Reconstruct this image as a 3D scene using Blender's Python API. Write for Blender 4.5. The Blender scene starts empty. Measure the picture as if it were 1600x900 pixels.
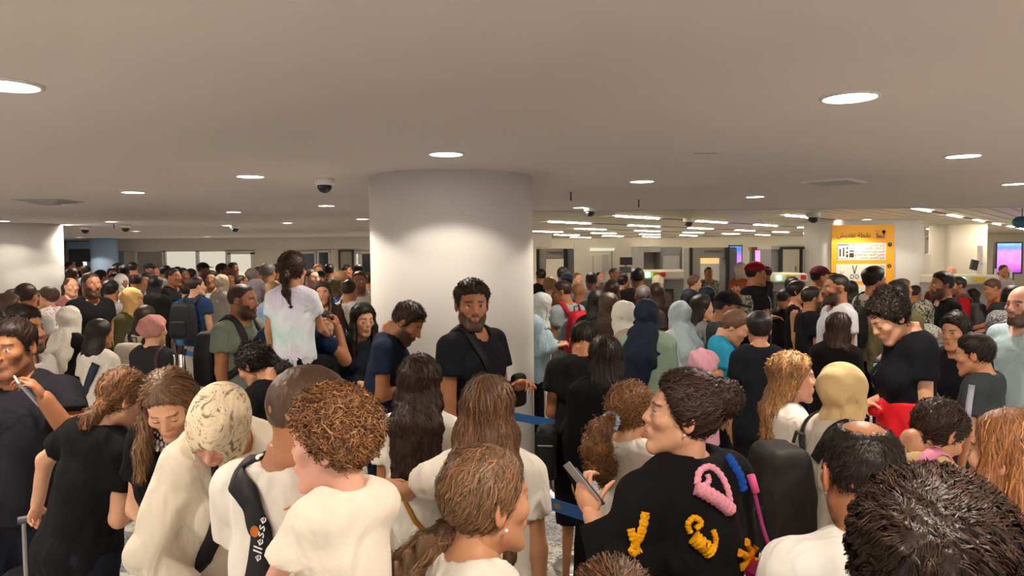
import bpy, math, random
import numpy as np
from mathutils import Matrix, Vector, Euler

random.seed(7)
SC = bpy.context.scene
COL = SC.collection
PI = math.pi

# ------------------------------------------------------------------ camera
F = 1150.0                      # focal length in pixels of the 1600x900 frame
CAM_H = 2.0
CEIL = 2.65
PITCH, ROLL = math.radians(2.75), math.radians(-0.54)
cam_data = bpy.data.cameras.new('camera')
cam_data.sensor_width = 36.0
cam_data.lens = F / 1600 * 36.0
cam_data.clip_start = 0.02
cam_data.clip_end = 200
cam = bpy.data.objects.new('camera', cam_data)
COL.objects.link(cam)
CAM_R = (Matrix.Rotation(PI / 2 - PITCH, 3, 'X') @ Matrix.Rotation(ROLL, 3, 'Z'))
cam.matrix_world = Matrix.Translation((0, 0, CAM_H)) @ CAM_R.to_4x4()
SC.camera = cam

# ------------------------------------------------------------------ world, exposure
world = bpy.data.worlds.new('world')
SC.world = world
world.use_nodes = True
world.node_tree.nodes['Background'].inputs[0].default_value = (1.0, 0.95, 0.93, 1)
world.node_tree.nodes['Background'].inputs[1].default_value = 0.65
SC.view_settings.view_transform = 'Standard'
SC.view_settings.look = 'None'
SC.view_settings.gamma = 1.0
SC.view_settings.use_curve_mapping = False
SC.view_settings.exposure = 0.90
SC.cycles.max_bounces = 6
SC.cycles.diffuse_bounces = 4
SC.cycles.glossy_bounces = 3
SC.cycles.transparent_max_bounces = 6
SC.cycles.sample_clamp_indirect = 6
SC.cycles.use_denoising = True
DOWNLIGHT_W = 62.0              # each ceiling downlight, warm white
STRIP_W = 16.0                  # each linear lamp of the slatted ceiling
WARM = (1.0, 0.87, 0.73)


def ray(px, py):
    return CAM_R @ Vector(((px - 800) / F, -(py - 450) / F, -1.0))


def at(px, py, Y):
    """The world point seen at a pixel, Y metres into the hall."""
    d = ray(px, py)
    return Vector((0, 0, CAM_H)) + d * (Y / d.y)


def on_ceiling(px, py, z=CEIL):
    d = ray(px, py)
    return Vector((0, 0, CAM_H)) + d * ((z - CAM_H) / d.z)


def S2L(c):
    return tuple((x / 12.92 if x <= 0.04045 else ((x + 0.055) / 1.055) ** 2.4) for x in c)


def hexc(h):
    return S2L(tuple(int(h[i:i + 2], 16) / 255 for i in (0, 2, 4)))


# ------------------------------------------------------------------ materials
MATS = {}


def new_mat(name):
    m = bpy.data.materials.new(name)
    m.use_nodes = True
    nt = m.node_tree
    return m, nt, nt.nodes, nt.links, nt.nodes['Principled BSDF']


def plain(name, col, rough=0.5, metal=0.0, emis=None, es=0.0, bump=0.0, bscale=60, coat=0.0, vary=0.0):
    key = (name,)
    if key in MATS:
        return MATS[key]
    m, nt, N, L, B = new_mat(name)
    B.inputs['Base Color'].default_value = (*col, 1)
    B.inputs['Roughness'].default_value = rough
    B.inputs['Metallic'].default_value = metal
    if coat:
        B.inputs['Coat Weight'].default_value = coat
    if emis:
        B.inputs['Emission Color'].default_value = (*emis, 1)
        B.inputs['Emission Strength'].default_value = es
    if bump or vary:
        tc = N.new('ShaderNodeTexCoord')
        no = N.new('ShaderNodeTexNoise')
        no.inputs['Scale'].default_value = bscale
        no.inputs['Detail'].default_value = 3
        L.new(tc.outputs['Object'], no.inputs['Vector'])
        if bump:
            b = N.new('ShaderNodeBump')
            b.inputs['Strength'].default_value = bump
            b.inputs['Distance'].default_value = 0.01
            L.new(no.outputs[0], b.inputs['Height'])
            L.new(b.outputs[0], B.inputs['Normal'])
        if vary:
            mx = N.new('ShaderNodeMix'); mx.data_type = 'RGBA'
            mx.inputs['A'].default_value = (*[c * (1 - vary) for c in col], 1)
            mx.inputs['B'].default_value = (*[min(1, c * (1 + vary)) for c in col], 1)
            L.new(no.outputs[0], mx.inputs['Factor'])
            L.new(mx.outputs['Result'], B.inputs['Base Color'])
    MATS[key] = m
    return m


def tinted(name, rough=0.8, spec=0.3, bump=0.3, bscale=400.0, sheen=0.0, aniso=None, vary=0.08, vscale=14.0,
           sss=0.0, pattern=None, fold=0.0):
    """Material coloured by the vertex attribute 'col' times the object's own colour."""
    key = (name,)
    if key in MATS:
        return MATS[key]
    m, nt, N, L, B = new_mat(name)
    at_ = N.new('ShaderNodeAttribute'); at_.attribute_name = 'col'
    oi = N.new('ShaderNodeObjectInfo')
    mul = N.new('ShaderNodeMix'); mul.data_type = 'RGBA'; mul.blend_type = 'MULTIPLY'
    mul.inputs['Factor'].default_value = 1
    L.new(at_.outputs['Color'], mul.inputs['A']); L.new(oi.outputs['Color'], mul.inputs['B'])
    out = mul.outputs['Result']
    tc = N.new('ShaderNodeTexCoord')
    mp = N.new('ShaderNodeMapping')
    if aniso:
        mp.inputs['Scale'].default_value = aniso
    L.new(tc.outputs['Object'], mp.inputs['Vector'])
    if vary:
        no = N.new('ShaderNodeTexNoise'); no.inputs['Scale'].default_value = vscale
        no.inputs['Detail'].default_value = 4
        L.new(mp.outputs[0], no.inputs['Vector'])
        mr = N.new('ShaderNodeMapRange')
        mr.inputs['From Min'].default_value = 0.25; mr.inputs['From Max'].default_value = 0.75
        mr.inputs['To Min'].default_value = 1 - vary; mr.inputs['To Max'].default_value = 1 + vary
        L.new(no.outputs[0], mr.inputs['Value'])
        m2 = N.new('ShaderNodeVectorMath'); m2.operation = 'SCALE'
        L.new(out, m2.inputs[0]); L.new(mr.outputs[0], m2.inputs['Scale'])
        out = m2.outputs[0]
    if pattern:
        out = pattern(nt, N, L, tc, out)
    L.new(out, B.inputs['Base Color'])
    B.inputs['Roughness'].default_value = rough
    B.inputs['Specular IOR Level'].default_value = spec
    if sheen:
        B.inputs['Sheen Weight'].default_value = sheen
    if sss:
        B.inputs['Subsurface Weight'].default_value = sss
        B.inputs['Subsurface Radius'].default_value = (0.012, 0.005, 0.003)
        B.inputs['Subsurface Scale'].default_value = 1.0
    nrm = None
    if fold:
        w = N.new('ShaderNodeTexNoise'); w.inputs['Scale'].default_value = 9
        w.inputs['Detail'].default_value = 2; w.inputs['Distortion'].default_value = 1.2
        mp2 = N.new('ShaderNodeMapping'); mp2.inputs['Scale'].default_value = (1, 1, 0.55)
        L.new(tc.outputs['Object'], mp2.inputs['Vector']); L.new(mp2.outputs[0], w.inputs['Vector'])
        b1 = N.new('ShaderNodeBump'); b1.inputs['Strength'].default_value = fold
        b1.inputs['Distance'].default_value = 0.045
        L.new(w.outputs[0], b1.inputs['Height']); nrm = b1.outputs[0]
    if bump:
        nb = N.new('ShaderNodeTexNoise'); nb.inputs['Scale'].default_value = bscale
        nb.inputs['Detail'].default_value = 2
        L.new(mp.outputs[0], nb.inputs['Vector'])
        b = N.new('ShaderNodeBump'); b.inputs['Strength'].default_value = bump
        b.inputs['Distance'].default_value = 0.004
        L.new(nb.outputs[0], b.inputs['Height'])
        if nrm:
            L.new(nrm, b.inputs['Normal'])
        nrm = b.outputs[0]
    if nrm:
        L.new(nrm, B.inputs['Normal'])
    MATS[key] = m
    return m


def ramp(N, L, src, stops):
    r = N.new('ShaderNodeValToRGB')
    e = r.color_ramp.elements
    while len(e) < len(stops):
        e.new(0.5)
    for k, (p, c) in enumerate(stops):
        e[k].position = p; e[k].color = (*c, 1)
    L.new(src, r.inputs[0])
    return r.outputs[0]


def pat_noise(stops, scale=18, dist=1.5, detail=3):
    def f(nt, N, L, tc, out):
        n = N.new('ShaderNodeTexNoise'); n.inputs['Scale'].default_value = scale
        n.inputs['Distortion'].default_value = dist; n.inputs['Detail'].default_value = detail
        L.new(tc.outputs['Object'], n.inputs['Vector'])
        c = ramp(N, L, n.outputs[0], stops)
        mx = N.new('ShaderNodeMix'); mx.data_type = 'RGBA'; mx.blend_type = 'MULTIPLY'
        mx.inputs['Factor'].default_value = 1
        L.new(out, mx.inputs['A']); L.new(c, mx.inputs['B'])
        return mx.outputs['Result']
    return f


def pat_voronoi(stops, scale=30):
    def f(nt, N, L, tc, out):
        n = N.new('ShaderNodeTexVoronoi'); n.inputs['Scale'].default_value = scale
        L.new(tc.outputs['Object'], n.inputs['Vector'])
        c = ramp(N, L, n.outputs['Distance'], stops)
        mx = N.new('ShaderNodeMix'); mx.data_type = 'RGBA'; mx.blend_type = 'MULTIPLY'
        mx.inputs['Factor'].default_value = 1
        L.new(out, mx.inputs['A']); L.new(c, mx.inputs['B'])
        return mx.outputs['Result']
    return f


W1 = (1, 1, 1)
M_SKIN = tinted('skin', rough=0.5, spec=0.4, bump=0.12, bscale=250, vary=0.05, vscale=30, sss=0.12)
M_COTTON = tinted('cotton_cloth', rough=0.9, spec=0.15, bump=0.25, bscale=500, vary=0.05, fold=0.55)
M_SHINY = tinted('satin_cloth', rough=0.45, spec=0.45, bump=0.1, bscale=300, vary=0.05, fold=0.6)
M_DENIM = tinted('denim_cloth', rough=0.9, spec=0.15, bump=0.4, bscale=600, vary=0.18, vscale=40, fold=0.4)
M_SCARF = tinted('scarf_cloth', rough=0.75, spec=0.2, bump=0.2, bscale=400, vary=0.06, fold=0.5)
M_HAIR = tinted('hair', rough=0.42, spec=0.35, bump=0.5, bscale=60, aniso=(5, 5, 0.7), vary=0.3, vscale=30)
M_CURLY = tinted('curly_hair', rough=0.5, spec=0.3, bump=0.9, bscale=90, vary=0.35, vscale=60)
M_STRAND = tinted('hair_strand', rough=0.48, spec=0.28, bump=0, vary=0)
M_NYLON = tinted('nylon_fabric', rough=0.6, spec=0.3, bump=0.3, bscale=350, vary=0.06, fold=0.25)
M_CAMO = tinted('camouflage_cloth', rough=0.85, spec=0.15, vary=0, fold=0.4, pattern=pat_noise(
    [(0.0, (.03, .03, .025)), (0.42, (.05, .06, .04)), (0.46, (.35, .33, .25)), (0.54, (.4, .38, .3)), (0.58, (.10, .11, .07))], 22, 1.0, 1))
M_PRINT = tinted('printed_scarf', rough=0.8, spec=0.2, vary=0.05, fold=0.5, pattern=pat_noise(
    [(0.0, (.10, .10, .09)), (0.36, (.30, .28, .22)), (0.43, (.85, .78, .62)), (0.60, (1, .92, .78)), (0.68, (.45, .42, .33))], 17, 3.5, 5))
M_PAISLEY = tinted('grey_patterned_scarf', rough=0.6, spec=0.3, vary=0.05, fold=0.5, pattern=pat_noise(
    [(0.0, (.03, .03, .035)), (0.45, (.05, .055, .06)), (0.5, (.42, .42, .42)), (0.55, (.07, .07, .08))], 26, 3, 3))
M_TIEDYE = tinted('pastel_tie_dye', rough=0.9, spec=0.15, vary=0.03, fold=0.7, pattern=pat_noise(
    [(0.28, (.45, .76, .78)), (0.42, (.58, .84, .78)), (0.5, (.76, .84, .88)), (0.6, (.74, .70, .86)), (0.74, (.84, .68, .80))], 3.2, .6, 2))
M_FLORAL = tinted('small_floral_print', rough=0.9, spec=0.15, vary=0.03, pattern=pat_voronoi(
    [(0.0, (.30, .06, .08)), (0.28, (.42, .18, .18)), (0.36, (1, .92, .88)), (1.0, (1, .95, .9))], 34))
M_BLUEPRINT = tinted('blue_white_print', rough=0.9, spec=0.15, vary=0.03, pattern=pat_voronoi(
    [(0.0, (1, 1, 1)), (0.3, (.8, .85, 1)), (0.36, (.06, .12, .5)), (1.0, (.05, .10, .42))], 26))


# ------------------------------------------------------------------ object helpers
def tag(o, label=None, cat=None, group=None, kind=None):
    if label: o['label'] = label
    if cat: o['category'] = cat
    if group: o['group'] = group
    if kind: o['kind'] = kind
    return o


def link(o, parent=None):
    COL.objects.link(o)
    if parent is not None:
        o.parent = parent
    return o


def empty(name, loc=(0, 0, 0), rz=0.0, parent=None):
    o = bpy.data.objects.new(name, None)
    o.empty_display_size = 0.1
    o.location = loc
    o.rotation_euler = (0, 0, rz)
    return link(o, parent)


def np_mesh(name, V, Fq, cols=None, smooth=True):
    """Mesh data from numpy arrays. Fq: list of (n,k) face index arrays."""
    if not isinstance(Fq, (list, tuple)):
        Fq = [Fq]
    Fq = [f for f in Fq if len(f)]
    me = bpy.data.meshes.new(name)
    V = np.asarray(V, dtype=np.float32)
    me.vertices.add(len(V)); me.vertices.foreach_set('co', V.ravel())
    nl = sum(f.size for f in Fq); nf = sum(len(f) for f in Fq)
    me.loops.add(nl); me.polygons.add(nf)
    me.loops.foreach_set('vertex_index', np.concatenate([f.ravel() for f in Fq]).astype(np.int32))
    tot = np.concatenate([np.full(len(f), f.shape[1]) for f in Fq])
    st = np.concatenate([[0], np.cumsum(tot)[:-1]])
    me.polygons.foreach_set('loop_start', st.astype(np.int32))
    me.polygons.foreach_set('loop_total', tot.astype(np.int32))
    me.polygons.foreach_set('use_smooth', np.full(nf, smooth))
    a = me.color_attributes.new('col', 'FLOAT_COLOR', 'POINT')
    c = np.ones((len(V), 4), dtype=np.float32)
    if cols is not None:
        c[:, :3] = cols
    a.data.foreach_set('color', c.ravel())
    me.update(calc_edges=True)
    return me


class MB:
    """Collects boxes, prisms and tubes and links them as one mesh object."""
    def __init__(self):
        self.v, self.f = [], []

    def add(self, V, Fs):
        n = len(self.v)
        self.v += [tuple(p) for p in V]
        self.f += [tuple(i + n for i in f) for f in Fs]
        return self

    def box(self, c, s, rz=0.0, M=None, bev=0.0):
        x, y, z = (k / 2 for k in s)
        if bev:
            b = min(bev, x * .9, y * .9, z * .9)
            rings = [(-z, b), (-z + b, 0), (z - b, 0), (z, b)]
            V = []
            for zz, i in rings:
                X, Y = x - i, y - i
                bb = b * 0.6
                V += [(-X + bb, -Y, zz), (X - bb, -Y, zz), (X, -Y + bb, zz), (X, Y - bb, zz),
                      (X - bb, Y, zz), (-X + bb, Y, zz), (-X, Y - bb, zz), (-X, -Y + bb, zz)]
            Fs = [tuple(reversed(range(8))), tuple(range(24, 32))]
            for r in range(3):
                for k in range(8):
                    Fs.append((r * 8 + k, r * 8 + (k + 1) % 8, r * 8 + 8 + (k + 1) % 8, r * 8 + 8 + k))
        else:
            V = [(-x, -y, -z), (x, -y, -z), (x, y, -z), (-x, y, -z), (-x, -y, z), (x, -y, z), (x, y, z), (-x, y, z)]
            Fs = [(0, 3, 2, 1), (4, 5, 6, 7), (0, 1, 5, 4), (1, 2, 6, 5), (2, 3, 7, 6), (3, 0, 4, 7)]
        T = Matrix.Translation(c) @ Matrix.Rotation(rz, 4, 'Z') @ (M if M is not None else Matrix())
        return self.add([T @ Vector(p) for p in V], Fs)

    def lathe(self, prof, c=(0, 0, 0), n=24, M=None):
        V, Fs = [], []
        for r, z in prof:
            for k in range(n):
                a = 2 * PI * k / n
                V.append((r * math.cos(a), r * math.sin(a), z))
        for j in range(len(prof) - 1):
            for k in range(n):
                Fs.append((j * n + k, j * n + (k + 1) % n, (j + 1) * n + (k + 1) % n, (j + 1) * n + k))
        if prof[0][0] > 1e-6: Fs.append(tuple(reversed(range(n))))
        if prof[-1][0] > 1e-6: Fs.append(tuple((len(prof) - 1) * n + k for k in range(n)))
        T = Matrix.Translation(c) @ (M if M is not None else Matrix())
        return self.add([T @ Vector(p) for p in V], Fs)

    def tube(self, pts, r, n=8):
        pts = [Vector(p) for p in pts]
        V, Fs = [], []
        rr = r if isinstance(r, (list, tuple)) else [r] * len(pts)
        for i, p in enumerate(pts):
            t = (pts[min(i + 1, len(pts) - 1)] - pts[max(i - 1, 0)]).normalized()
            u = t.cross(Vector((0, 0, 1)))
            if u.length < 1e-3: u = t.cross(Vector((1, 0, 0)))
            u.normalize(); w = t.cross(u)
            for k in range(n):
                a = 2 * PI * k / n
                V.append(p + (u * math.cos(a) + w * math.sin(a)) * rr[i])
        for j in range(len(pts) - 1):
            for k in range(n):
                Fs.append((j * n + k, j * n + (k + 1) % n, (j + 1) * n + (k + 1) % n, (j + 1) * n + k))
        Fs.append(tuple(reversed(range(n)))); Fs.append(tuple((len(pts) - 1) * n + k for k in range(n)))
        return self.add(V, Fs)

    def prism(self, poly, y0, y1):
        """Polygon in x-z extruded along y."""
        n = len(poly)
        V = [(x, y0, z) for x, z in poly] + [(x, y1, z) for x, z in poly]
        Fs = [tuple(range(n)), tuple(reversed(range(n, 2 * n)))]
        for k in range(n):
            Fs.append((k, k + n, (k + 1) % n + n, (k + 1) % n))
        return self.add(V, Fs)

    def build(self, name, mat, parent=None, smooth=False, loc=None):
        me = bpy.data.meshes.new(name)
        me.from_pydata(self.v, [], self.f)
        me.materials.append(mat)
        if smooth:
            me.polygons.foreach_set('use_smooth', [len(p.vertices) == 4 for p in me.polygons])
        a = me.color_attributes.new('col', 'FLOAT_COLOR', 'POINT')
        a.data.foreach_set('color', [1.0] * (4 * len(self.v)))
        me.update()
        o = bpy.data.objects.new(name, me)
        if loc is not None: o.location = loc
        return link(o, parent)


# ================================================================== THE HALL
def plaster(name, c1, c2, scale=0.6, rough=0.85, bump=0.05):
    m, nt, N, L, B = new_mat(name)
    tc = N.new('ShaderNodeTexCoord')
    no = N.new('ShaderNodeTexNoise'); no.inputs['Scale'].default_value = scale
    no.inputs['Detail'].default_value = 3
    L.new(tc.outputs['Object'], no.inputs['Vector'])
    c = ramp(N, L, no.outputs[0], [(0.3, c1), (0.7, c2)])
    L.new(c, B.inputs['Base Color'])
    B.inputs['Roughness'].default_value = rough
    n2 = N.new('ShaderNodeTexNoise'); n2.inputs['Scale'].default_value = 60
    L.new(tc.outputs['Object'], n2.inputs['Vector'])
    b = N.new('ShaderNodeBump'); b.inputs['Strength'].default_value = bump
    b.inputs['Distance'].default_value = 0.01
    L.new(n2.outputs[0], b.inputs['Height']); L.new(b.outputs[0], B.inputs['Normal'])
    return m


M_CEIL = plaster('ceiling_plaster', (.72, .65, .63), (.76, .69, .67), 0.35)
M_SLAT = plaster('ceiling_slat_panel', (.62, .55, .46), (.68, .60, .50), 1.5, rough=0.45)
M_PILLAR = plaster('pillar_paint', (.70, .68, .64), (.74, .72, .67), 0.8)
M_WALL = plaster('wall_paint', (.62, .56, .50), (.68, .61, .54), 0.7)
M_CREAM = plaster('cream_panel', (.74, .68, .56), (.78, .72, .60), 0.7)
M_BLUEWALL = plaster('blue_wall_and_lit_pillar', (.36, .50, .70), (.40, .54, .74), 0.7)  # blue light on the far pillar is put into this base colour
M_WHITE = plain('white_metal', (.75, .74, .70), 0.4)
M_BLACK = plain('black_plastic', (.015, .015, .017), 0.35)
M_DARK = plain('dark_grey', (.06, .06, .065), 0.5)
M_GREY = plain('grey_metal', (.30, .30, .29), 0.45, vary=.05, bscale=3)
M_LGREY = plain('light_grey_metal', (.50, .49, .46), 0.4)
M_STEEL = plain('brushed_steel', (.62, .60, .57), 0.28, metal=1.0, bump=.05, bscale=200)
M_LAMP = plain('lamp_lens', (1, 1, 1), 0.5, emis=(1.0, .93, .82), es=14)
M_STRIP = plain('strip_lens', (1, 1, 1), 0.5, emis=(1.0, .88, .72), es=36)
M_FROST = plain('frosted_glass_backlit', (.62, .62, .52), 0.5, emis=(.85, .82, .66), es=0.32)
M_DGLASS = plain('dark_glass', (.035, .045, .04), 0.12)
M_BELT = plain('blue_belt_webbing', (.012, .10, .30), 0.6, bump=.2, bscale=300)
M_YELLOW = plain('sign_yellow', (.90, .42, .01), 0.5)
M_INK = plain('print_black', (.03, .03, .03), 0.6)
M_PAPER = plain('print_white', (.80, .76, .68), 0.6)
M_RED = plain('signal_red', (.6, .02, .04), 0.4)
M_MAROON = plain('maroon_fascia', (.16, .015, .02), 0.5)
M_GREENLED = plain('green_led', (.1, .8, .3), 0.4, emis=(.2, 1, .45), es=4)
M_SKYBLUE = plain('daylit_glass', (.35, .6, .65), 0.3, emis=(.35, .75, .85), es=.8)

# floor: pale terrazzo with darker grey bands
m, nt, N, L, B = new_mat('terrazzo_floor')
tc = N.new('ShaderNodeTexCoord')
vo = N.new('ShaderNodeTexVoronoi'); vo.inputs['Scale'].default_value = 60
L.new(tc.outputs['Object'], vo.inputs['Vector'])
hsv = N.new('ShaderNodeSeparateColor'); L.new(vo.outputs['Color'], hsv.inputs[0])
chips = ramp(N, L, hsv.outputs[0], [(0.0, (.10, .11, .12)), (0.16, (.22, .22, .22)), (0.22, (.60, .56, .48)), (0.8, (.70, .66, .57)), (1.0, (.80, .76, .68))])
chips2 = ramp(N, L, hsv.outputs[1], [(0.0, (.12, .13, .14)), (0.35, (.25, .26, .27)), (0.55, (.40, .40, .40)), (1.0, (.55, .54, .52))])
wv = N.new('ShaderNodeTexWave'); wv.inputs['Scale'].default_value = 0.22; wv.inputs['Distortion'].default_value = 0
mpw = N.new('ShaderNodeMapping'); mpw.inputs['Rotation'].default_value = (0, 0, math.radians(112))
L.new(tc.outputs['Object'], mpw.inputs['Vector']); L.new(mpw.outputs[0], wv.inputs['Vector'])
band = ramp(N, L, wv.outputs[0], [(0.70, (0, 0, 0)), (0.71, (1, 1, 1))])
mx = N.new('ShaderNodeMix'); mx.data_type = 'RGBA'
L.new(band, mx.inputs['Factor']); L.new(chips, mx.inputs['A']); L.new(chips2, mx.inputs['B'])
L.new(mx.outputs['Result'], B.inputs['Base Color'])
B.inputs['Roughness'].default_value = 0.28
M_FLOOR = m

XL, XR, YB, YF = -19.0, 26.0, -5.0, 36.0
tag(MB().box(((XL + XR) / 2, (YB + YF) / 2, -0.05), (XR - XL + 1, YF - YB + 1, 0.1)).build('floor', M_FLOOR), kind='structure')
SLAT_Y = 11.6
SLAT_X = -0.6
# plain plaster ceiling: near part across the hall, and the left part to the back
cb = MB()
cb.box(((XL + XR) / 2, (YB + SLAT_Y) / 2, CEIL + .1), (XR - XL + 1, SLAT_Y - YB, .2))
cb.box(((XL + SLAT_X) / 2, (SLAT_Y + YF) / 2, CEIL + .1), (SLAT_X - XL + .5, YF - SLAT_Y, .2))
ceiling = tag(cb.build('ceiling', M_CEIL), kind='structure')
# slatted ceiling: long planks, all joined as one relief
A_DIR = Vector((.635, .772, 0)); P_DIR = Vector((-.772, .635, 0))
cs = MB()
rz = math.atan2(A_DIR.y, A_DIR.x)
O = Vector((6.98, 12.6, 0))
for k in range(-52, 62):
    c = O + P_DIR * (k * 0.30 + .15) + A_DIR * 8
    cs.box((c.x, c.y, CEIL + .03 + .02), (48, .27, .04), rz)
slats = tag(cs.build('ceiling_slat', M_SLAT, ceiling), kind='stuff')
sb = MB(); sb.box(((SLAT_X + XR) / 2, (SLAT_Y + YF) / 2, CEIL + .16), (XR - SLAT_X + 1, YF - SLAT_Y, .05))
tag(sb.build('ceiling_backing', M_DARK, ceiling))
te = MB(); te.box(((SLAT_X + XR) / 2, SLAT_Y + .03, CEIL + .01), (XR - SLAT_X + .5, .08, .05)); te.box((SLAT_X + .03, (SLAT_Y + YF) / 2, CEIL + .01), (.08, YF - SLAT_Y, .05))
tag(te.build('ceiling_edge_trim', M_LGREY, ceiling))
tag(MB().box((XL, (8 + YF) / 2, 1.4), (.2, YF - 8, 2.8)).build('wall_left', M_WALL), kind='structure')
tag(MB().box((XR, (8 + YF) / 2, 1.4), (.2, YF - 8, 2.8)).build('wall_right', M_WALL), kind='structure')
tag(MB().box(((XL + XR) / 2, YF, 1.4), (XR - XL, .2, 2.8)).build('wall_far', M_CREAM), kind='structure')

YBL = 27.7
wx0, wx1 = at(187, 400, YBL).x, 1.5
tag(MB().box(((wx0 + wx1) / 2, YBL + .15, 2.45), (wx1 - wx0, .5, .5)).build('trim_soffit', M_WALL), kind='structure')
tag(MB().box(((wx0 + wx1) / 2, YBL + .35, 1.15), (wx1 - wx0, .1, 2.3)).build('wall_back', M_CREAM), kind='structure')


def win(n, x0, x1, ytop, pane_mat, frame_mat=None, Y=YBL, fw=.07, zb=.1):
    a, b = at(x0, ytop, Y), at(x1, ytop, Y)
    w = b.x - a.x; cx = (a.x + b.x) / 2; zt = a.z
    r = empty('window_%d' % n, (cx, Y + .26, 0)); r['kind'] = 'structure'
    f = MB()
    f.box((-w / 2, 0, (zt + zb) / 2), (fw, .12, zt - zb)); f.box((w / 2, 0, (zt + zb) / 2), (fw, .12, zt - zb))
    f.box((0, 0, zt), (w + fw, .12, fw)); f.box((0, 0, zb), (w + fw, .12, fw))
    f.build('window_frame', frame_mat or M_WHITE, r)
    MB().box((0, .02, (zt + zb) / 2), (w - fw, .03, zt - zb - fw)).build('pane', pane_mat, r)
    return r


M_FROSTD = plain('frosted_glass_dim', (.40, .37, .30), 0.4)
win(1, 207, 250, 392, M_FROSTD)
win(2, 254, 303, 392, M_FROST)
win(3, 306, 350, 392, M_FROST)
win(4, 354, 391, 395, M_FROST, fw=.12)
win(5, 466, 490, 395, M_DGLASS)
win(6, 494, 512, 393, M_DGLASS)
win(7, 528, 549, 392, M_FROSTD, M_DARK)
win(8, 562, 579, 395, M_DGLASS)
win(9, 553, 559, 395, M_FROST)

# blue-lit pillar and dark doorway, far left
def round_pillar(name, px_l, px_r, Y, mat, n=64):
    """Round pillar whose outline spans two pixel columns; Y is the depth of its axis."""
    a, b = at(px_l, 400, 1.0).x, at(px_r, 400, 1.0).x
    ta, tb = math.atan(a), math.atan(b)
    cdir = (ta + tb) / 2; D = Y / math.cos(cdir)
    R = D * math.sin((tb - ta) / 2)
    cx = Y * math.tan(cdir)
    o = MB().lathe([(R, 0), (R, CEIL + .02)], (0, 0, 0), n).build(name, mat, smooth=True, loc=(cx, Y, 0))
    bs = MB().lathe([(R + .012, .0), (R + .012, .11), (R + .002, .12)], (0, 0, 0), n).build('baseboard', M_LGREY, o, smooth=True)
    tag(o, kind='structure')
    return o, cx, R


pil_c, pcx, pR = round_pillar('pillar', 578.5, 833, 6.45, M_PILLAR, 96)
tag(pil_c, 'large white round pillar in the middle of the hall behind the man in black')
pil_l, _, _ = round_pillar('pillar', -58, 100, 14.6, M_PILLAR)
pil_b, _, _ = round_pillar('pillar', 141, 185, 26.5, M_BLUEWALL)
dw = empty('door_1', (at(120, 400, 27.9).x, 27.95, 0)); dw['kind'] = 'structure'
w = at(140, 400, 27.9).x - at(100, 400, 27.9).x
MB().box((0, .5, 2.05), (w + .3, .06, .5)).build('door_header', M_DARK, dw)
MB().box((-.1, 1.6, 1.3), (w + 1.5, .06, 2.6)).build('door_backing', M_BLUEWALL, dw)
MB().box((.32, 1.0, 1.9), (.45, .05, .16)).build('door_sign_panel', M_BLACK, dw)
tag(MB().box(((XL + at(141, 400, YBL).x) / 2 - 1.3, YBL + .4, 1.4), (at(100, 400, YBL).x - XL - 1.5, .1, 2.8)).build('wall_back_left', M_WALL), kind='structure')


# ------------------------------------------------------------------ lamps
lens_mesh = {}


def downlight(x, y, power=DOWNLIGHT_W, label=None, r=.105, group='round downlights in the plain ceiling'):
    root = empty('ceiling_downlight', (x, y, CEIL))
    tag(root, label, 'ceiling light', group)
    if 'ring' not in lens_mesh:
        ring = MB().lathe([(r + .018, -.0), (r + .018, -.006), (r + .004, -.010), (r, -.004), (r, 0)], n=32).build('trim_ring', M_WHITE, root, smooth=True)
        lens = MB().lathe([(0.0, -.0045), (r, -.0045)], n=32).build('lens', M_LAMP, root)
        lens_mesh['ring'], lens_mesh['lens'] = ring.data, lens.data
    else:
        for nme, k in (('trim_ring', 'ring'), ('lens', 'lens')):
            link(bpy.data.objects.new(nme, lens_mesh[k]), root)
    ld = bpy.data.lights.new('downlight_beam', 'SPOT')
    ld.energy = power; ld.color = WARM; ld.shadow_soft_size = .09
    ld.spot_size = math.radians(136); ld.spot_blend = .1
    lo = link(bpy.data.objects.new('downlight_beam', ld), root)
    lo.location = (0, 0, -.03)
    return root


DL = [(10, 132, 'large round downlight nearest the top left corner'), (1328, 151, 'largest round downlight, upper right of the ceiling'),
      (697, 240, 'round downlight just above the central white pillar'), (391, 275, 'bright round downlight left of the ceiling dome camera'),
      (208, 300, 'round downlight between the cassette vent and the dome camera'), (1003, 283, 'small round downlight above the hanging rods'),
      (1505, 243, 'round downlight right of the slotted air grille'), (1585, 287, 'round downlight at the far right edge'),
      (1180, 307, 'small round downlight left of the slotted air grille'), (907, 324, 'small downlight beside the second dome camera'),
      (510, 321, 'small downlight below the nearest dome camera'), (365, 331, 'small downlight over the left crowd, nearest of its row'),
      (92, 318, 'small downlight touching the cassette vent'), (5, 345, 'downlight above the left white pillar'),
      (173, 346, 'small far downlight right of the left pillar'), (449, 348, 'small far downlight above the shoulder-high girl'),
      (566, 342, 'small downlight at the left edge of the central pillar'), (355, 352, 'far downlight beside a small dome camera'),
      (106, 351, 'far downlight at the edge of the left pillar'), (212, 361, 'farthest downlight over the blue pillar')]
for px, py, lb in DL:
    p = on_ceiling(px, py)
    downlight(p.x, p.y, {697: .54, 5: .38, 92: .8, 106: .5}.get(px, 1) * DOWNLIGHT_W, label=lb)
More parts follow.
